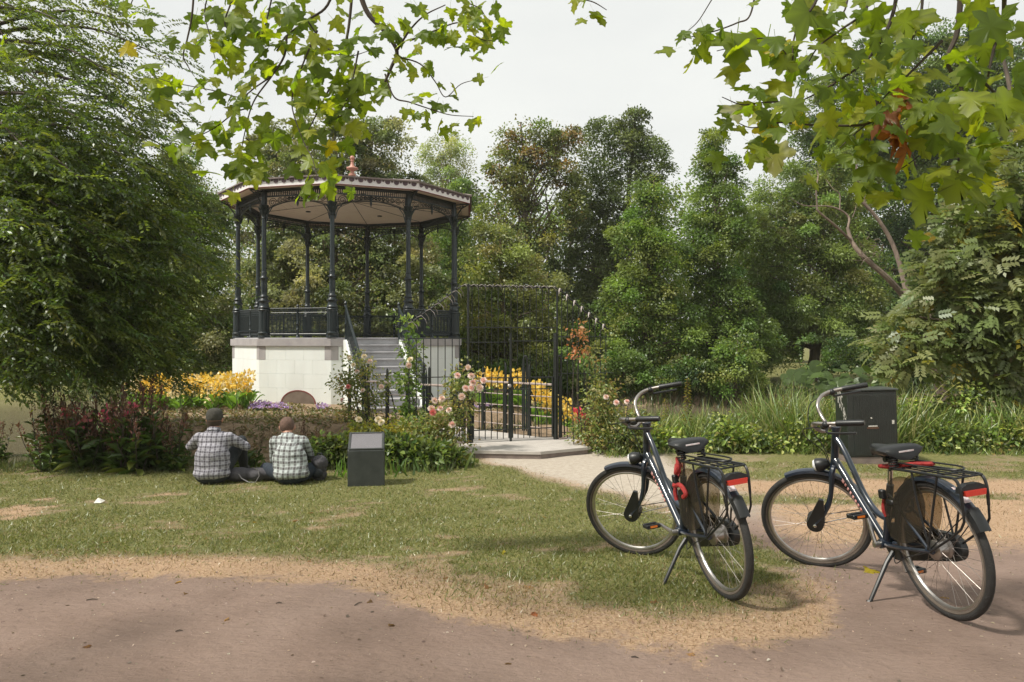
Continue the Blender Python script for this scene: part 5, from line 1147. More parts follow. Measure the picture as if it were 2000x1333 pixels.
tm.build('trunk', M['bark_pale'], plane)
placed = []
def put_leaf(p, size, me=None, fwd=None, bulk=None):
    fwd = fwd or Vector((rnd.gauss(0, .6), rnd.gauss(0, .35)-.15, -.55+rnd.gauss(0, .4))).normalized()
    nrm = Vector((rnd.gauss(0, .35), -.55+rnd.gauss(0, .45), .75+rnd.gauss(0, .3))); y = nrm.cross(fwd).normalized(); z = fwd.cross(y)
    Mx = Matrix((fwd, y, z)).transposed().to_4x4(); Mx.translation = Vector(p)-pb; placed.append((Mx @ Matrix.Scale(size, 4), me or rnd.choice(LME)))
def branch(pts, r0, r1, leaves, size=.16, spread=.10, name='branch'):
    """twig through picture points at given distances, carrying leaves"""
    q = bend([P3(px, py, d) for (px, py, d) in pts], 6); b = MB(); b.tube([p-pb for p in q], [r0+(r1-r0)*i/(len(q)-1) for i in range(len(q))], 6); o_ = b.build(name, M['twig'], plane)
    leaves = int(leaves*(1.18 if pts[0][2] > 4.3 else (.84 if pts[-1][0] < 1650 else .85))); size *= .70 if pts[0][2] > 4.3 else .63
    for i in range(leaves):
        t = rnd.random()**.75*(len(q)-1.001); k = int(t); p = q[k].lerp(q[k+1], t-k)+Vector((rnd.gauss(0, spread), rnd.gauss(0, spread*1.6), rnd.gauss(0, spread)-.03)); put_leaf(p, size*rnd.uniform(.7, 1.2))
# left spray: a stout bough coming down from the top with side twigs
D0 = 4.6
branch([(690, -60, D0), (715, 20, D0), (750, 60, D0), (775, 100, D0), (765, 130, D0), (752, 160, D0)], .020, .008, 10, .15)
branch([(775, 100, D0), (800, 60, D0-.1), (830, 30, D0-.2), (870, 10, D0-.2)], .008, .003, 16, .14)
branch([(752, 145, D0), (770, 190, D0), (800, 200, D0), (845, 215, D0), (880, 225, D0), (925, 228, D0)], .006, .002, 15, .12, .05)
branch([(770, 110, D0), (820, 125, D0), (850, 160, D0), (870, 190, D0), (900, 165, D0), (935, 155, D0)], .005, .002, 13, .12, .05)
branch([(800, 80, D0), (850, 60, D0), (900, 45, D0), (935, 75, D0), (965, 80, D0)], .006, .002, 20, .14, .07)
branch([(860, -30, D0), (900, 0, D0), (940, 20, D0), (955, 60, D0)], .006, .002, 18, .14, .08)
branch([(660, -60, D0+.2), (640, 10, D0+.2), (600, 40, D0+.2), (560, 70, D0+.2), (540, 100, D0+.2)], .010, .004, 26, .16, .12)
branch([(690, -40, D0), (680, 60, D0), (660, 140, D0), (640, 180, D0), (620, 220, D0), (600, 260, D0-.1)], .010, .003, 34, .16, .12)
branch([(700, 100, D0), (690, 150, D0), (680, 190, D0), (660, 230, D0), (690, 205, D0)], .006, .002, 16, .15, .10)
branch([(600, 40, D0), (640, 95, D0), (680, 110, D0), (720, 100, D0)], .006, .002, 22, .17, .12)
branch([(560, 70, D0), (555, 110, D0), (530, 150, D0), (495, 200, D0), (478, 260, D0), (465, 330, D0)], .008, .002, 32, .15, .09)
branch([(530, 150, D0), (500, 170, D0), (470, 190, D0), (430, 180, D0), (380, 170, D0), (330, 160, D0), (300, 150, D0)], .005, .002, 17, .14, .06)
branch([(490, 210, D0), (460, 220, D0), (420, 250, D0), (385, 270, D0), (370, 300, D0)], .005, .002, 20, .15, .08)
branch([(380, -40, D0), (375, 30, D0), (365, 80, D0), (358, 110, D0), (370, 135, D0), (380, 150, D0)], .007, .002, 8, .15, .06)
branch([(420, -50, D0), (400, 20, D0), (410, 70, D0), (420, 115, D0)], .005, .002, 16, .15, .10)
branch([(480, -50, D0), (450, 10, D0), (440, 50, D0), (470, 70, D0)], .007, .002, 24, .17, .10)
branch([(540, -60, D0), (530, 0, D0), (515, 60, D0), (500, 90, D0)], .007, .002, 22, .16, .10)
branch([(620, 60, D0), (590, 130, D0), (570, 200, D0), (590, 270, D0-.1), (610, 310, D0-.2), (620, 350, D0-.3)], .006, .002, 20, .16, .08)
branch([(480, 270, D0), (500, 290, D0), (495, 320, D0)], .004, .002, 7, .16, .05)
branch([(270, -30, D0), (255, 10, D0), (245, 25, D0)], .004, .002, 4, .14, .05)
branch([(1080, -60, 4.0), (1120, -10, 4.0), (1160, 5, 4.0), (1185, 20, 4.0)], .005, .002, 7, .15, .03)
branch([(0, 60, 4.4), (15, 85, 4.4), (30, 95, 4.4)], .004, .002, 4, .12, .03)
for (px, py, s_) in ((612, 368, .20), (640, 372, .17), (378, 355, .16), (455, 395, .10), (300, 145, .18), (295, 200, .15), (325, 215, .10), (630, 340, .16)): put_leaf(P3(px, py-20, D0-.2), s_)
# right spray: nearer, larger leaves
D1 = 3.5
branch([(1620, -60, D1), (1590, 10, D1), (1565, 40, D1), (1550, 80, D1), (1548, 140, D1)], .008, .003, 9, .16, .06)
branch([(1480, -40, D1), (1465, 30, D1), (1440, 45, D1), (1400, 60, D1), (1360, 70, D1), (1330, 78, D1)], .005, .002, 11, .15, .04)
branch([(1390, 0, D1), (1365, 40, D1), (1345, 60, D1)], .003, .002, 5, .12, .03)
branch([(1550, 140, D1), (1530, 100, D1), (1490, 75, D1), (1440, 90, D1), (1400, 100, D1)], .005, .002, 8, .20, .04)
branch([(1720, -60, D1), (1690, 20, D1), (1640, 60, D1), (1600, 90, D1), (1580, 120, D1)], .008, .003, 20, .18, .10)
branch([(1760, -60, D1), (1740, 40, D1), (1700, 110, D1), (1650, 150, D1), (1600, 180, D1), (1560, 200, D1)], .010, .003, 34, .17, .13)
branch([(1712, 190, D1), (1715, 225, D1), (1690, 243, D1), (1640, 246, D1), (1580, 244, D1), (1520, 240, D1), (1470, 250, D1), (1440, 240, D1)], .008, .002, 34, .15, .08)
branch([(1560, 200, D1), (1500, 200, D1), (1450, 205, D1), (1410, 190, D1)], .005, .002, 18, .14, .06)
branch([(1520, 240, D1), (1480, 270, D1), (1455, 300, D1)], .004, .002, 11, .15, .05)
branch([(1880, -60, D1-.3), (1870, 60, D1-.3), (1850, 120, D1-.3), (1880, 180, D1-.3), (1870, 240, D1-.3)], .013, .005, 26, .19, .13)
branch([(1870, 230, D1), (1872, 290, D1), (1870, 340, D1), (1850, 375, D1)], .006, .002, 18, .19, .10)
branch([(1840, 80, D1), (1800, 120, D1), (1760, 160, D1), (1720, 200, D1), (1700, 260, D1)], .008, .002, 30, .18, .13)
branch([(1870, 120, D1-.3), (1920, 160, D1-.3), (1960, 200, D1-.4), (1990, 240, D1-.4)], .008, .003, 30, .20, .14)
branch([(1960, -60, D1-.5), (1960, 30, D1-.5), (1940, 100, D1-.5), (1930, 150, D1-.5)], .010, .004, 34, .21, .16)
branch([(1800, -60, D1), (1800, 20, D1), (1780, 80, D1), (1760, 110, D1)], .008, .003, 30, .19, .14)
branch([(1660, -40, D1+.2), (1650, 20, D1+.2), (1620, 50, D1+.2)], .006, .003, 14, .17, .10)
branch([(1840, 260, D1), (1800, 300, D1), (1760, 330, D1), (1730, 340, D1)], .004, .002, 8, .19, .05)
branch([(1870, 300, D1), (1910, 330, D1), (1930, 360, D1)], .005, .002, 12, .19, .08)
branch([(1690, 245, D1), (1660, 270, D1), (1640, 290, D1)], .004, .002, 9, .12, .05)
for (px, py, s_) in ((1735, 335, .2), (1800, 390, .2), (1880, 360, .24), (1545, 30, .26), (1500, 95, .24), (1440, 85, .22), (1790, 40, .22)): put_leaf(P3(px, py-20, D1), s_)
for (px, py, s_) in ((1762, 200, .14), (1745, 225, .15), (1735, 250, .16), (1745, 275, .14), (1770, 215, .13), (1765, 290, .20), (1740, 262, .12), (1755, 185, .10)): put_leaf(P3(px, py-14, D1-.1), s_, rnd.choice(BROWN))
for (px, py, s_) in ((1515, 290, .16), (1690, 130, .12), (1430, 215, .11), (700, 258, .14), (1610, 110, .12)): put_leaf(P3(px, py-10, D1 if px > 1000 else D0), s_, PALE)
for (px, py) in ((648, 275), (1520, 85), (1545, 215), (240, 90), (1495, 240)): put_leaf(P3(px, py, D1 if px > 1000 else D0), .11, YEL)
def vis(Mx):
    p = Mx.translation+pb; d = p.y
    return 0 if d < .5 else (1 if -60 < CX+F*p.x/d < 2060 and CY-F*(p.z-EYE)/d > -60 else 0)
inview = [q for q in placed if vis(q[0])]; outv = [q for q in placed if not vis(q[0])]
inview.sort(key=lambda q: -q[0].to_scale().x/(q[0].translation+pb).y)
for Mx, me_ in inview[:300]: o_ = obj('leaf', me_, plane); o_.matrix_local = Mx
# the other leaves and the crown above the picture, joined
def join(lst, name):
    V = []; Fc = []; Cc = []; o = 0
    cache = {}
    for Mx, me_ in lst:
        if me_.name not in cache:
            cache[me_.name] = (np.array([v.co[:] for v in me_.vertices]), [tuple(p.vertices) for p in me_.polygons], np.array([d.color[:] for d in me_.attributes['Col'].data]))
        v, f_, c_ = cache[me_.name]; A = np.array(Mx); V.append(v @ A[:3, :3].T+A[:3, 3]); Fc += [tuple(i+o for i in q) for q in f_]; Cc.append(c_); o += len(v)
    me = bpy.data.meshes.new(name); me.from_pydata(np.concatenate(V).tolist(), [], Fc); at = me.attributes.new('Col', 'FLOAT_COLOR', 'POINT'); at.data.foreach_set('color', np.concatenate(Cc).reshape(-1).astype(np.float32)); me.materials.append(M['plane_leaf']); me.update()
    return tag(obj(name, me, plane), None, None, None, 'stuff')
join(inview[300:]+outv, 'small_foliage')
n_ = 900; Pq = np.stack([rng.uniform(-8.5, 4.5, n_*3), rng.uniform(-5.5, 3.0, n_*3), 3.7+3.6*rng.random(n_*3)], -1)
Pq = Pq[(fbm(Pq[:, 0], Pq[:, 1], .55, 3, 77) > .40) & (Pq[:, 2] > EYE+.52*np.maximum(Pq[:, 1], 0)+.5)][:n_]
D = rvec(len(Pq)); D[:, 2] -= .5; N = rvec(len(Pq))*.5+np.array([0, 0, 1.])
o_ = obj('high_crown', leafmesh('high_crown', Pq-np.array(pb), D, N, .26, .24, pick(LCOL, len(Pq), .1), M['plane_leaf'], 'oval'), plane); tag(o_, None, None, None, 'stuff')
# ================================================================== plants
def merge_leaf(name, parts, mat):
    """parts: list of (P,D,N,L,W,C,kind) -> one mesh holding the leaves of one plant part"""
    ms = [leafmesh('tmp', *q[:6], mat, q[6]) for q in parts]
    if len(ms) == 1: ms[0].name = name; return ms[0]
    bm = bmesh.new()
    for m_ in ms: bm.from_mesh(m_)
    me = bpy.data.meshes.new(name); bm.to_mesh(me); bm.free(); me.materials.append(mat)
    for m_ in ms: bpy.data.meshes.remove(m_)
    return me
def arr(*v): return np.array(v, float)
# ------------------------------------------------------------------ red-brown weeds on the near bank, left
def weed_proto(seed, h, red):
    r_ = np.random.default_rng(seed); st = MB(); LP = []; LD = []; LL = []; LC = []; SPp = []; SDd = []; SC = []
    for s_ in range(r_.integers(3, 6)):
        a = r_.uniform(0, 6.28); tip = arr(.24*np.cos(a), .24*np.sin(a), h*r_.uniform(.6, 1.12)); b = arr(.05*np.cos(a), .05*np.sin(a), 0)
        mid = (b+tip)/2+arr(.03*np.cos(a), .03*np.sin(a), .03); st.tube([b, mid, tip], [.006, .005, .002], 5)
        for i in range(13):
            t = r_.uniform(.03, .72); p = b*(1-t)+tip*t; q = r_.uniform(0, 6.28); LP.append(p); LD.append((np.cos(q), np.sin(q), r_.uniform(-.2, 1.0))); LL.append(r_.uniform(.14, .27)*(1.2-t)); LC.append(arr(.070, .115, .028)*r_.uniform(.6, 1.5)+(arr(.05, .02, 0) if r_.random() < .2 else 0))
        for i in range(34):
            t = r_.uniform(.62, 1.08); p = b*(1-t)+tip*t; q = r_.uniform(0, 6.28); e = (1.1-t)*.14
            SPp.append(p+arr(np.cos(q), np.sin(q), .4)*e*r_.random()); SDd.append((np.cos(q)*.5, np.sin(q)*.5, .9)); SC.append(arr(*red)*r_.uniform(.6, 1.5))
    n_ = len(LP); lm = leafmesh('weed_foliage', LP, LD, r_.normal(size=(n_, 3))*.3+arr(0, 0, 1), LL, np.array(LL)*.34, LC, M['leaf_dull'], 'oval')
    sm = leafmesh('seed_spike', SPp, SDd, r_.normal(size=(len(SPp), 3)), .042, .017, SC, M['leaf_dull'], 'quad')
    return st.mesh('stem', M['twig'], 0), lm, sm
WE = [weed_proto(100+i, .62+.05*i, c) for i, c in enumerate([(.15, .075, .055), (.18, .085, .06), (.13, .085, .05), (.20, .085, .065), (.14, .07, .05)])]
def place_weed(px, d, sc_, label, group):
    k = rnd.randrange(5); x = PX(px, d); t = thing('dock_plant', label, 'plant', (x, d, hz(x, d)-.02), rnd.uniform(0, 6.28), group); t.scale = (sc_, sc_, sc_)
    for nm, me_ in zip(('stem', 'foliage', 'seed_spike'), WE[k]):
        o_ = obj(nm, me_, t)
        if nm == 'seed_spike': o_['kind'] = 'stuff'
for i in range(46):
    px = rnd.uniform(-30, 100) if i < 6 else rnd.uniform(95, 362); d = rnd.uniform(9.75, 10.45); s_ = np.interp(px, [0, 60, 110, 200, 330, 385], [.75, 1.0, 1.1, 1.25, 1.1, .85])*rnd.uniform(.55, 1.2)
    place_weed(px, d, s_, 'dark dock plant with seed spikes at the left edge of the bank' if px < 100 else 'dark dock plant in the thick of the red-brown clump on the bank' if px < 250 else 'dark dock plant close to the capped person on the bank', 'dock plants left of the seated people')
for px, s_ in ((482, .8), (492, .65), (612, .75), (640, .8), (648, .6), (470, .5)): place_weed(px, 10.1, s_, 'lone rusty dock spike on the bank behind the seated people', 'rusty dock spikes behind the people')
# pink flower heads among the docks
for px, py in ((128, 805), (150, 800), (172, 815), (215, 802), (235, 808), (250, 800), (160, 828), (205, 815), (262, 797)):
    d = 9.95; p = P3(px, py, d); gzz = hz(p.x, d); t = thing('pink_flower', 'small pink flower standing among the red-brown docks', 'flower', (p.x, d, gzz), 0, 'pink flowers among the docks')
    MB().tube([(0, 0, 0), (.01, 0, (p.z-gzz)*.5), (0, 0, p.z-gzz)], .004, 5).build('stem', M['twig'], t, 0)
    q = rvec(12); obj('blossom', leafmesh('blossom', q*.018+arr(0, 0, p.z-gzz), q+arr(0, 0, .5), rvec(12), .06, .05, pick([(.62, .10, .18), (.68, .22, .24), (.60, .30, .26)], 12), M['petal'], 'oval'), t)
# ------------------------------------------------------------------ cannas
def canna_leaf(seed):
    r_ = np.random.default_rng(seed); b = MB(); L, w = .46, .075; V = []; Fc = []
    for i in range(6):
        t = i/5; ww = w*math.sin(math.pi*min(1, .08+t*.95))**.7 if 0 < t < 1 else .006
        x = .04+L*.55*t; z = L*.9*t-.20*t*t*t
        V += [(x, -ww, z+.02), (x+.012, 0, z), (x, ww, z+.02)]
    for i in range(5): Fc += [(i*3, i*3+1, i*3+4, i*3+3), (i*3+1, i*3+2, i*3+5, i*3+4)]
    me = bpy.data.meshes.new('canna_leaf'); me.from_pydata(V, [], Fc); at = me.attributes.new('Col', 'FLOAT_COLOR', 'POINT'); c = arr(.15, .28, .05)*r_.uniform(.75, 1.3); at.data.foreach_set('color', list((*c, 1))*len(V)); me.materials.append(M['leaf']); me.polygons.foreach_set('use_smooth', [True]*len(Fc)); return me
CL = [canna_leaf(i) for i in range(5)]
def canna_head(seed, cols):
    r_ = np.random.default_rng(seed); n_ = 34; P = r_.normal(size=(n_, 3))*arr(.045, .045, .065); D = P/.06+arr(0, 0, .5)+.4*r_.normal(size=(n_, 3)); i = r_.integers(0, len(cols), n_)
    return leafmesh('canna_head', P, D, r_.normal(size=(n_, 3)), .060+.025*r_.random(n_), .065, np.array(cols)[i]*r_.uniform(.8, 1.2, (n_, 1)), M['petal'], 'oval')
YC = [(.84, .60, .10), (.86, .66, .16), (.88, .74, .32), (.80, .52, .06)]; PCc = [(.88, .80, .56), (.87, .75, .46), (.86, .68, .26)]; RC_ = [(.75, .08, .10), (.80, .16, .16), (.70, .06, .14)]
CH = {'y': [canna_head(i, YC) for i in range(4)], 'p': [canna_head(10+i, PCc) for i in range(4)], 'r': [canna_head(20+i, RC_) for i in range(3)]}
cst = MB().tube([(0, 0, 0), (.005, 0, .5), (0, .005, 1.0)], [.010, .009, .006], 6).mesh('canna_stem', pm('canna_stem_green', (.10, .17, .04), None, 9, .6))
def canna(px, d, h, kind, label, group):
    x = PX(px, d); t = thing('canna_plant', label, 'plant', (x, d, hz(x, d)-.02), rnd.uniform(0, 6.28), group); h *= rnd.uniform(.82, 1.12)
    o_ = obj('stem', cst, t); o_.scale = (1, 1, h)
    for k in range(6): s_ = rnd.uniform(.8, 1.2); obj('leaf', rnd.choice(CL), t, (0, 0, h*rnd.uniform(.0, .38)), (rnd.gauss(0, .12), rnd.gauss(0, .15), k*1.05+rnd.gauss(0, .4)), s_*h/.75)
    fs_ = .62 if kind == 'r' else 1.; tag(obj('flower_head', rnd.choice(CH[kind]), t, (0, 0, h+.02), (0, 0, rnd.uniform(0, 6)), fs_*rnd.uniform(.9, 1.3)), None, None, None, 'stuff')
    if rnd.random() < .6: tag(obj('flower_head', rnd.choice(CH[kind]), t, (rnd.gauss(0, .07), rnd.gauss(0, .07), h-.12), (0, 0, rnd.uniform(0, 6)), fs_*rnd.uniform(.7, 1.0)), None, None, None, 'stuff')
for i in range(46):
    px = 262+ (232)*(i+rnd.random())/46; d = rnd.uniform(15.6, 17.4); canna(px, d, .54 if px < 440 else .60, *(('p', 'cream-coloured canna in the bed left of the white base') if rnd.random() < .5 else ('y', 'yellow canna in the bed left of the white base')), 'yellow cannas left of the bandstand')
for i in range(24):
    px = 930+190*(i+rnd.random())/24; d = rnd.uniform(15.8, 17.0); canna(px, d, .66 if px < 1060 else .60, 'y', 'golden yellow canna in the bed seen through the gate', 'yellow cannas behind the gate')
for i in range(7): canna(1128+6.5*i, 15.2, .42, 'r', 'low pink-red canna right of the gate', 'pink-red cannas right of the gate')
# ------------------------------------------------------------------ low planting on the island (cannot be counted)
n_ = 24000; x = rng.uniform(-9.6, 1.4, n_); y = rng.uniform(12.4, 20, n_); dd = ((x-ISL[0])/ISL[2])**2+((y-ISL[1])/ISL[3])**2
k = (dd < 1.22) & (np.hypot(x-BC.x, y-BC.y) > 3.2) & (fbm(x, y, 1.6, 3, 3) > .40); x, y = x[k], y[k]; P = np.stack([x, y, height(x, y)], -1)
D = rvec(len(P)); D[:, 2] = np.abs(D[:, 2])*.5+.15
obj_g = obj('ground_cover', leafmesh('ground_cover', P, D, rvec(len(P))*.4+arr(0, 0, 1), .05+.08*rng.random(len(P)), .035, pick([(.16, .17, .06), (.24, .18, .10), (.30, .23, .15), (.11, .13, .04), (.36, .28, .20)], len(P)), M['leaf_dull'], 'oval')); tag(obj_g, 'low withered ground cover on the island soil', 'ground cover', None, 'stuff')
for i in range(26):
    px = rnd.choice([rnd.uniform(495, 560), rnd.uniform(495, 545), rnd.uniform(585, 640), rnd.uniform(925, 960)]); d = rnd.uniform(15.6, 16.8); x_ = PX(px, d); t = thing('purple_flower', 'low purple flower tuft left of the arched opening' if px < 570 else 'low purple flower tuft in front of the arched opening' if px < 700 else 'low purple flower tuft seen through the gate', 'flower', (x_, d, hz(x_, d)), 0, 'purple flowers at the bandstand base')
    q = rvec(26); q[:, 2] = np.abs(q[:, 2])*.5; obj('blossom', leafmesh('blossom', q*.05+arr(0, 0, .06), q+arr(0, 0, .4), rvec(26), .04, .032, pick([(.36, .22, .52), (.46, .32, .60), (.62, .52, .66)], 26), M['petal'], 'oval'), t)
    q = rvec(18); q[:, 2] = np.abs(q[:, 2])*.3; obj('foliage', leafmesh('foliage', q*.05, q, rvec(18), .07, .03, pick(G_MID, 18), M['leaf']), t)
# ------------------------------------------------------------------ roses
def rose_head(seed, cols):
    b_ = []; r_ = np.random.default_rng(seed); P = []; D = []; N = []; L = []; C = []
    for ring_, (nn, tilt, rr) in enumerate([(4, 1.25, .008), (6, .95, .016), (7, .55, .024), (8, .15, .030)]):
        for i in range(nn):
            a = 2*math.pi*i/nn+ring_*.4+r_.normal()*.1; u = arr(math.cos(a), math.sin(a), 0); P.append(u*rr+arr(0, 0, -.012*ring_)); D.append(u*math.cos(tilt)+arr(0, 0, math.sin(tilt))); N.append(-u*math.sin(tilt)+arr(0, 0, math.cos(tilt))); L.append(.045+.004*ring_); C.append(arr(*cols[min(len(cols)-1, ring_*len(cols)//4)])*r_.uniform(.92, 1.06))
    return leafmesh('rose_head', P, D, N, L, .078, C, M['petal'], 'oval')
RH_ = [rose_head(1, [(.84, .56, .50), (.87, .70, .64), (.88, .78, .73)]), rose_head(2, [(.82, .62, .52), (.84, .70, .62), (.84, .74, .68)]), rose_head(3, [(.72, .20, .18), (.80, .34, .30)]), rose_head(4, [(.84, .74, .52), (.85, .78, .62)])]
RG = [(.13, .16, .055), (.165, .19, .065), (.10, .13, .045), (.22, .22, .075), (.24, .19, .08)]
def rose_bush(label, px, d, bl, blooms, nleaf, canes=9, cols=RG, leaf=.055, bs=1.0, name='rose_bush', cat='rose bush'):
    x = PX(px, d); g0 = hz(x, d)-.02; o = Vector((x, d, g0)); t = thing(name, label, cat, o); C, Rr = blobs3(bl, d, .7)
    nleaf = int(nleaf*2.1); per = 16; nc = max(4, nleaf//per); Pc, U = clumps(C, Rr, nc, .25); P, D, N, ci = foliage(Pc, U, per, .075, .8)
    keep = P[:, 2] > height(P[:, 0], P[:, 1])+.02; P, D, N, ci = P[keep], D[keep], N[keep], ci[keep]; L = leaf*(.7+.6*rng.random(len(P)))
    obj('foliage', leafmesh('foliage', P-np.array(o), D, N, L, L*.62, 1.6*pick(cols, nc, .15)[ci]*(1+.1*rng.normal(size=(len(P), 1))), M['leaf'], 'oval'), t)
    cn = MB()
    for k in range(canes):
        tg = Vector(Pc[rng.integers(nc)])-o; b0 = Vector((rnd.gauss(0, .06), rnd.gauss(0, .06), 0)); cn.tube(bend([b0, b0.lerp(tg, .5)+Vector((rnd.gauss(0, .06), rnd.gauss(0, .04), .10)), tg], 4), [.008, .0075, .007, .0065, .006, .005, .0045, .004, .003], 5)
    cn.build('cane', M['twig'], t, 0)
    for (bx_, by_, kd) in blooms:
        p = P3(bx_, by_, d-.30-.1*rnd.random())-o; obj('blossom', RH_[kd], t, p, (R(62)+rnd.gauss(0, .3), rnd.gauss(0, .35), rnd.gauss(0, .5)), bs*rnd.uniform(.52, .72))
    return t
rose_bush('tall rose bush with pale blooms in front of the left stair wall', 722, 12.9, [(705, 715, 30, 24), (690, 745, 36, 24), (720, 760, 40, 36), (676, 755, 28, 22), (700, 800, 36, 40)], [(711, 695, 3), (683, 698, 3), (690, 712, 3), (708, 762, 1), (680, 755, 2), (668, 781, 0), (722, 705, 1), (697, 725, 1), (745, 755, 1)], 900, 12)
rose_bush('large rose bush with big pink blooms left of the gate post', 862, 11.0, [(870, 830, 42, 45), (830, 850, 48, 40), (895, 790, 24, 40), (850, 880, 60, 28), (905, 745, 22, 34), (885, 870, 30, 30)], [(863, 778, 1), (850, 782, 1), (860, 797, 0), (843, 797, 1), (845, 806, 2), (883, 828, 0), (894, 733, 0), (910, 758, 0), (921, 758, 0), (914, 718, 1), (924, 747, 0), (944, 743, 0), (921, 733, 1), (902, 775, 1), (937, 757, 1), (876, 800, 1)], 1700, 16)
rose_bush('slender climbing rose shoot rising in front of the stairs', 806, 11.8, [(800, 640, 8, 22), (803, 690, 16, 26), (800, 740, 20, 30), (806, 790, 22, 34), (800, 830, 28, 26)], [(799, 714, 1), (800, 702, 3)], 520, 6, cols=[(.11, .17, .04), (.15, .19, .05), (.085, .13, .035)], leaf=.07)
rose_bush('climbing rose with rusty shoot tips right of the gate', 1172, 11.6, [(1150, 690, 14, 18), (1160, 725, 18, 22), (1172, 760, 24, 26), (1178, 800, 36, 30), (1185, 850, 42, 34), (1150, 850, 30, 30)], [(1204, 786, 0), (1184, 775, 1), (1225, 784, 0)], 1150, 10, cols=RG+[(.20, .16, .06)])
sh = rose_bush('rust-coloured withered rose shoot above the climbing rose', 1140, 11.65, [(1128, 645, 5, 12), (1140, 672, 10, 12), (1134, 686, 10, 8)], [], 70, 4, cols=[(.28, .12, .05), (.24, .13, .06)], leaf=.06)
rose_bush('loose leafy bush beside the landing step behind the left bicycle wheel', 1212, 11.3, [(1210, 850, 34, 34), (1235, 830, 30, 40), (1190, 880, 30, 20)], [], 900, 8, cols=RG+G_BRIGHT)
rose_bush('low yellow-green shrub behind the stone block', 735, 11.2, [(715, 838, 34, 14), (760, 845, 34, 18), (790, 850, 30, 26)], [(744, 824, 3), (701, 818, 3), (738, 818, 3)], 620, 6, cols=[(.22, .21, .035), (.28, .25, .04), (.13, .16, .035)], name='low_shrub', cat='shrub')
rose_bush('green leafy clump right of the stone block', 790, 10.2, [(780, 880, 36, 26), (830, 895, 50, 20), (870, 900, 40, 18), (760, 900, 24, 22)], [], 1300, 6, cols=G_BRIGHT+[(.12, .17, .04)], leaf=.09, name='leafy_clump', cat='plant')
rose_bush('green leafy clump left of the stone block behind the backpack', 650, 10.1, [(650, 890, 36, 22), (630, 880, 22, 24), (672, 880, 20, 26)], [], 500, 6, cols=G_BRIGHT+[(.13, .17, .05)], leaf=.09, name='leafy_clump', cat='plant')
# ------------------------------------------------------------------ sword-leaved clumps
def sword(label, px, d, n_, h, cols, group=None, spread=.12):
    x = PX(px, d); t = thing('iris_clump', label, 'plant', (x, d, hz(x, d)-.02), 0, group)
    P = rvec(n_)*arr(spread, spread, 0); D = rvec(n_)*arr(.3, .3, .05)+arr(0, 0, 1); Nn = rvec(n_)*arr(1, 1, .1); hs = h*(.5+.5*rng.random(n_)); cs = pick(cols, n_)
    for i in range(n_): obj('leaf', leafmesh('leaf', P[i:i+1], D[i:i+1], Nn[i:i+1], hs[i:i+1], .022+.02*rng.random(1), cs[i:i+1], M['leaf'], 'reed'), t)
IR = [(.10, .17, .04), (.14, .19, .05), (.075, .13, .035)]
sword('upright sword-leaved clump between the hunched person and the stone block', 655, 10.3, 22, .62, IR)
sword('broad green leaves against the left side of the stone block', 672, 9.5, 14, .30, [(.14, .24, .04), (.11, .19, .04)], None, .10)
sword('broad green leaves at the right foot of the stone block', 778, 9.7, 30, .34, IR, None, .16)
sword('sword-leaved clump at the water edge between the two people', 500, 10.2, 16, .30, IR)
sword('sword-leaved clump in front of the large rose bush', 850, 10.2, 40, .36, IR, None, .25)
# ------------------------------------------------------------------ reeds and tall grass along the right bank
def mass(name, label, n_, xr, yr, h, wd, cols, keepf=None, lean=.35, kind='reed'):
    x = rng.uniform(*xr, n_); y = rng.uniform(*yr, n_); hh = h*(.12+1.35*fbm(x, y, 1.1, 3, 8))*(.6+.7*rng.random(n_)**2)
    if keepf is not None: k_ = keepf(x, y); x, y, hh = x[k_], y[k_], hh[k_]
    n_ = len(x); P = np.stack([x, y, height(x, y)-.02], -1); D = rvec(n_)*arr(lean, lean, .1)+arr(0, 0, 1)
    cc = pick(cols, n_, .18)*(1+.25*(fbm(x, y, 1.3, 2, 15)-.5))[:, None]
    o_ = obj(name, leafmesh(name, P, D, rvec(n_)*arr(1, 1, .2), hh, wd*(.6+.7*rng.random(n_)), cc, M['grass'], kind)); tag(o_, label, 'grass', None, 'stuff'); return o_
RD = [(.15, .22, .048), (.20, .27, .06), (.26, .30, .085), (.31, .31, .12), (.11, .17, .04)]
fr_ = lambda x, y: (y > bank_y(x)-1.35+.4*fbm(x, y*0, 1.1, 2, 4)) & (y < bank_y(x)+.35) & (np.hypot((x-cxw)/.55, (y-cd_-.22)/.45) > 1) & ~((x < 1.5) & (y < 11.9))
mass('reed_bed', 'tall grass and reeds along the right pond bank', 26000, (1.3, 10.5), (10.9, 13.3), .80, .020, RD, fr_, .42)
mass('bank_grass', 'rough grass at the foot of the right bank reeds', 9000, (1.3, 10.5), (10.7, 12), .30, .010, RD, lambda x, y: (y > bank_y(x)-1.7+.4*fbm(x, y*0, 1.1, 2, 4)) & (np.hypot((x-cxw)/.52, (y-cd_-.22)/.42) > 1) & ~((x < 1.4) & (y < 11.9)), .6, 'blade')
mass('near_bank_grass', 'rough grass on the near bank below the dock plants', 12000, (-8, -.8), (9.5, 11.2), .26, .010, [(.060, .095, .025), (.085, .12, .03), (.12, .14, .045), (.16, .15, .07)], lambda x, y: (y > 9.55+.3*fbm(x, y*0, 1.4, 2, 3)) & (np.hypot((x-px0)/.27, (y-8.95)/.25) > 1) & ((x < -4.35) | (x > -2.4) | (rng.random(len(x)) < .12)), .6, 'blade')
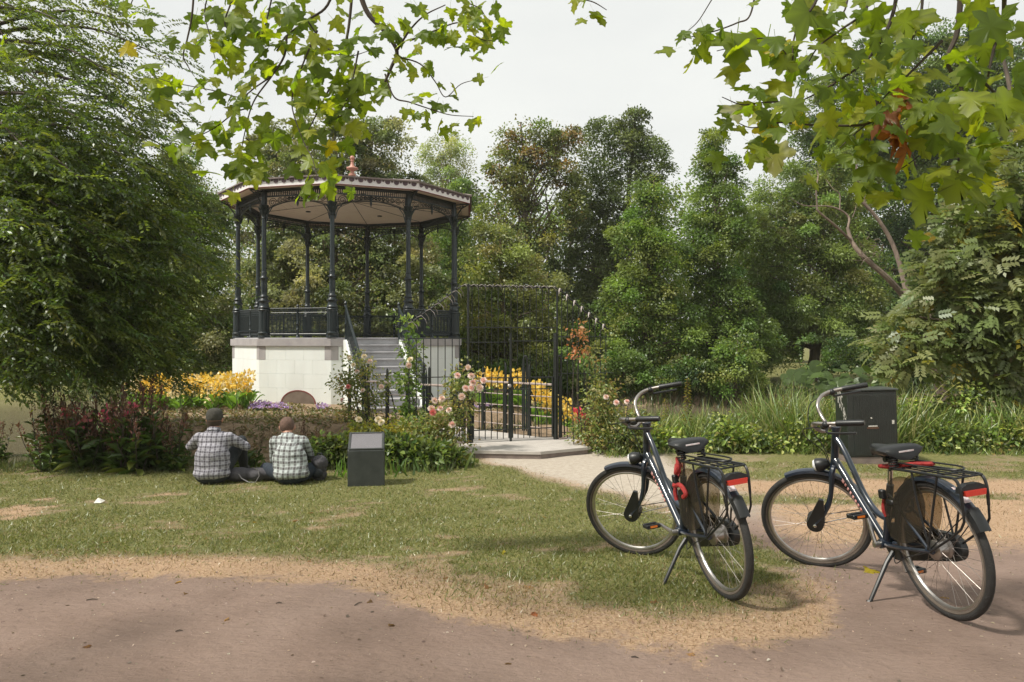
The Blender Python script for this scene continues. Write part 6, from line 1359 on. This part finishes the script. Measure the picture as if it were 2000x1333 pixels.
def spire(label, px, top, d, w, cols, group):
    x = PX(px, d); g = hz(x, d); h = PZ(top, d)-g; t = thing('loosestrife_plant', label, 'plant', (x, d, g-.02), 0, group)
    MB().tube([(0, 0, 0), (.01, 0, h*.5), (0, 0, h)], [.007, .006, .003], 5).build('stem', M['twig'], t, 0)
    n_ = int(h*70); z = h*(.25+.75*np.arange(n_)/n_); a = np.arange(n_)*2.4; ww = w*(1.15-.75*(z/h)); P = np.stack([0*z, 0*z, z], -1); D = np.stack([np.cos(a), np.sin(a), -.15+0*a], -1)
    obj('leaf_spire', leafmesh('leaf_spire', P, D, rvec(n_)*.25+arr(0, 0, 1), ww, ww*.42, pick(cols, n_, .2), M['leaf'], 'oval'), t)
SPY = [(.24, .22, .04), (.30, .25, .05), (.17, .13, .05), (.14, .16, .035)]; SPR = [(.20, .09, .06), (.26, .12, .07), (.16, .10, .05)]
spire('tallest yellow-leaved loosestrife spire right of the left handlebar', 1343, 735, 12.2, .13, SPY, 'loosestrife spires')
for px, top in ((1300, 775), (1532, 768), (1552, 790), (1615, 760)): spire('yellowing leafy spire standing in the right bank reeds', px, top, 12.2, .12, SPY, 'yellow spires in the reeds')
for px, top in ((1396, 783), (1545, 757), (1568, 780), (1780, 770), (1490, 790)): spire('rust-red seed spire standing in the right bank reeds', px, top, 12.3, .07, SPR, 'rust-red spires in the reeds')
for i, (px, py, n1) in enumerate(((1270, 850, 420), (1420, 850, 520), (1500, 865, 520), (1580, 850, 400), (1850, 850, 520), (1930, 855, 560), (1985, 850, 420), (1800, 790, 420), (1880, 780, 420))):
    rose_bush(['leafy nettle clump behind the left bicycle mudguard', 'leafy nettle clump above the left bicycle saddle', 'broad-leaved clump between the two bicycles', 'leafy nettle clump left of the black cabinet', 'leafy nettle clump right of the black cabinet', 'leafy nettle clump near the right edge of the bank', 'leafy nettle clump at the very right edge of the bank', 'tall leafy growth behind the black cabinet', 'tall leafy growth under the ash tree'][i], px, 11.6 if i < 7 else 12.3, [(px, py, 42, 34), (px+20, py+14, 40, 20), (px-22, py+16, 36, 20)], [], n1, 5, cols=RD[:4]+G_BRIGHT, leaf=.075, name='nettle_clump', cat='plant')
# ------------------------------------------------------------------ butterbur leaves on the far bank
db = 21.0; bb_ = thing('butterbur_plant', 'patch of big round butterbur leaves on the far bank', 'plant', (PX(1635, db), db, -.1)); bo_ = Vector(bb_.location)
def round_leaf(seed):
    r_ = random.Random(seed); n_ = 12; V = [(0, 0, -.05)]+[((1+.10*math.sin(3*a+seed)+r_.gauss(0, .04))*math.cos(a), (1+r_.gauss(0, .05))*math.sin(a), .08*math.sin(2*a+seed)-.02) for a in np.linspace(.25, 6.03, n_)]
    Fc = [(0, i+1, i+2) for i in range(n_-1)]; me = bpy.data.meshes.new('round_leaf'); me.from_pydata(V, [], Fc); at = me.attributes.new('Col', 'FLOAT_COLOR', 'POINT'); c = arr(.075, .120, .030)*r_.uniform(.75, 1.3); at.data.foreach_set('color', list((*c, 1))*len(V)); me.materials.append(M['leaf']); return me
RL = [round_leaf(i) for i in range(5)]
for i in range(80):
    px = rnd.uniform(1535, 1725); py = 712+rnd.random()*75+ .2*abs(px-1625)*rnd.random(); p = P3(px, py, db+rnd.uniform(-1.0, .8)); obj('leaf', rnd.choice(RL), bb_, p-bo_, (R(42)+rnd.gauss(0, .3), rnd.gauss(0, .3), rnd.gauss(0, .5)), rnd.uniform(.12, .22))
    if i % 3 == 0: q = p-bo_; MB().tube([q, (q.x+.05, q.y+.1, -.15)], .012, 5).build('stalk', M['twig'], bb_, 0)
mass('far_bank_grass', 'dark grass along the far pond bank', 14000, (-16, 17), (21.5, 25.5), .6, .03, [(.05, .08, .022), (.07, .10, .03), (.10, .115, .04)], lambda x, y: (y > far_y(x)-.9) & (y < far_y(x)+1.6), .4)

mass('island_edge_grass', 'rough grass and weeds along the edge of the bandstand island', 9000, (-9.8, 1.5), (12, 20), .22, .016, [(.10, .13, .035), (.15, .16, .05), (.22, .19, .09), (.07, .10, .03)], lambda x, y: (np.abs(((x-ISL[0])/ISL[2])**2+((y-ISL[1])/ISL[3])**2-1.12) < .16) & (fbm(x, y, 1.1, 3, 29) > .42), .7)
# ================================================================== lawn blades, litter
n_ = 520000; y = 3.0+7.6*rng.random(n_)**1.15; x = (rng.random(n_)*2-1)*(.72*y+.3)
g_, d_, s_, p_ = covers(x, y); pr = np.clip(g_*1.0+d_*.16, 0, 1)*(1-s_)
k = rng.random(n_) < pr*np.interp(y, [3, 6, 10], [.85, .55, .35]); x, y, g_, d_ = x[k], y[k], g_[k], d_[k]
k = np.hypot((x-px0)/.25, (y-8.95)/.2) > 1; x, y, g_, d_ = x[k], y[k], g_[k], d_[k]; n_ = len(x)
P = np.stack([x, y, height(x, y)-.004], -1); isd = rng.random(n_) < np.clip(.26+.9*d_-.3*g_+.9*(fbm(x, y, 3.1, 3, 61)-.45), .05, .95)
cc = pick([(.135, .155, .038), (.17, .185, .046), (.105, .128, .034), (.22, .21, .07)], n_, .15); cd2 = pick([(.32, .225, .135), (.40, .29, .19), (.24, .165, .095)], n_, .15); cc[isd] = cd2[isd]
D = rvec(n_)*arr(.75, .75, .2)+arr(0, 0, .8); hgt = (.012+.034*rng.random(n_)**1.6)*(.6+.9*fbm(x, y, 2.3, 3, 71))*(1+.25*(y-4)/6)*np.where(isd, .8, 1.)
o_ = obj('lawn_grass', leafmesh('lawn_grass', P, D, rvec(n_), hgt, .0045+.0035*(y/8), cc, M['grass'], 'blade')); tag(o_, 'short worn lawn grass', 'grass', None, 'stuff')
def fallen(label, px, d, me_, s_, group=None, flat=True):
    x_ = PX(px, d); o_ = obj('fallen_leaf', me_, None, (x_, d, hz(x_, d)+.012*s_/.1), (rnd.gauss(0, .2), rnd.gauss(0, .2)+.1, rnd.uniform(0, 6.28)), s_); tag(o_, label, 'leaf', group); return o_
fallen('yellow fallen leaf by the front wheel of the right bicycle', 1688, 4.72, YEL, .11)
fallen('orange-brown fallen leaf near the lower edge of the lawn', 1047, 3.62, BROWN[0], .075)
fallen('pale yellow fallen leaf on the lawn in the middle', 985, 5.05, YEL, .07)
BL = [leaf_mesh('brown_leaf', 2.0, c, 80+i) for i, c in enumerate([(.24, .13, .07), (.32, .20, .12), (.18, .11, .07)])]
for i in range(26):
    d = rnd.choice([rnd.uniform(2.9, 4.2), rnd.uniform(4, 8.5)]); px = rnd.uniform(40, 1960); fallen('small dry brown leaf on the dirt in the foreground' if d < 4.3 else 'small dry brown leaf on the lawn left of the bicycles' if px < 1150 else 'small dry brown leaf on the ground round the bicycles', px, d, rnd.choice(BL), rnd.uniform(.03, .06), 'dry brown leaves on the ground')
x_ = PX(193, 7.6); pp = MB(); pp.add([(-.045, -.02, .0), (.04, -.03, .005), (.05, .03, .015), (-.03, .035, .04), (0, 0, .05)], [(0, 1, 4), (1, 2, 4), (2, 3, 4), (3, 0, 4)]); o_ = pp.build('paper_scrap', pm('paper', (.80, .78, .72), None, 30, .8), None, 0, loc=(x_, 7.6, hz(x_, 7.6)+.005)); tag(o_, 'crumpled white paper scrap on the left of the lawn', 'litter')
for i, (px, d, a) in enumerate(((350, 3.35, .4), (545, 3.72, .1), (700, 3.72, 1.0), (1240, 3.15, -.3), (180, 3.8, .2), (690, 4.2, .1))):
    tw = MB(); L = rnd.uniform(.015, .035); tw.tube([(-L, 0, .004), (0, .005, .006), (L, 0, .004)], [.0025, .003, .0015], 5); x_ = PX(px, d); o_ = tw.build('twig', M['twig'], None, loc=(x_, d, hz(x_, d)), rot=(0, 0, a)); tag(o_, 'short dry twig lying on the dirt path', 'twig', 'twigs on the dirt path')
n_ = 7000; x = rng.uniform(-4, 4, n_); y = rng.uniform(2.7, 6.5, n_); k = covers(x, y)[0] < .2; x, y = x[k], y[k]; r_ = .002+.005*rng.random(len(x))**3; P = np.stack([x, y, height(x, y)], -1)
o_ = obj('path_grit', leafmesh('path_grit', P, rvec(len(x))*arr(1, 1, .15), arr(0, 0, 1)+rvec(len(x))*.2, r_*3.2, r_*2.4, pick([(.34, .26, .21), (.20, .15, .12), (.42, .34, .28), (.14, .10, .08)], len(x)), M['leaf_dull'], 'oval')); tag(o_, 'scattered grit and leaf crumbs on the dirt path', 'grit', None, 'stuff')

# ================================================================== thin scattering air volume, added to lift the dark tones of the trees
m, n, l, o = newmat('tone_lift_air'); pv = n.new('ShaderNodeVolumePrincipled'); pv.inputs['Color'].default_value = (.96, .94, .88, 1); pv.inputs['Density'].default_value = .0006; pv.inputs['Anisotropy'].default_value = .2
l.new(pv.outputs['Volume'], o.inputs['Volume'])
hzb = MB(); hzb.box((0, 300, 10), (1900, 2000, 24)); ho_ = hzb.build('tone_lift_haze', m, None, 0); tag(ho_, 'thin pale air volume added over the park to lift dark tones', 'tone_lift_haze', None, 'stuff')
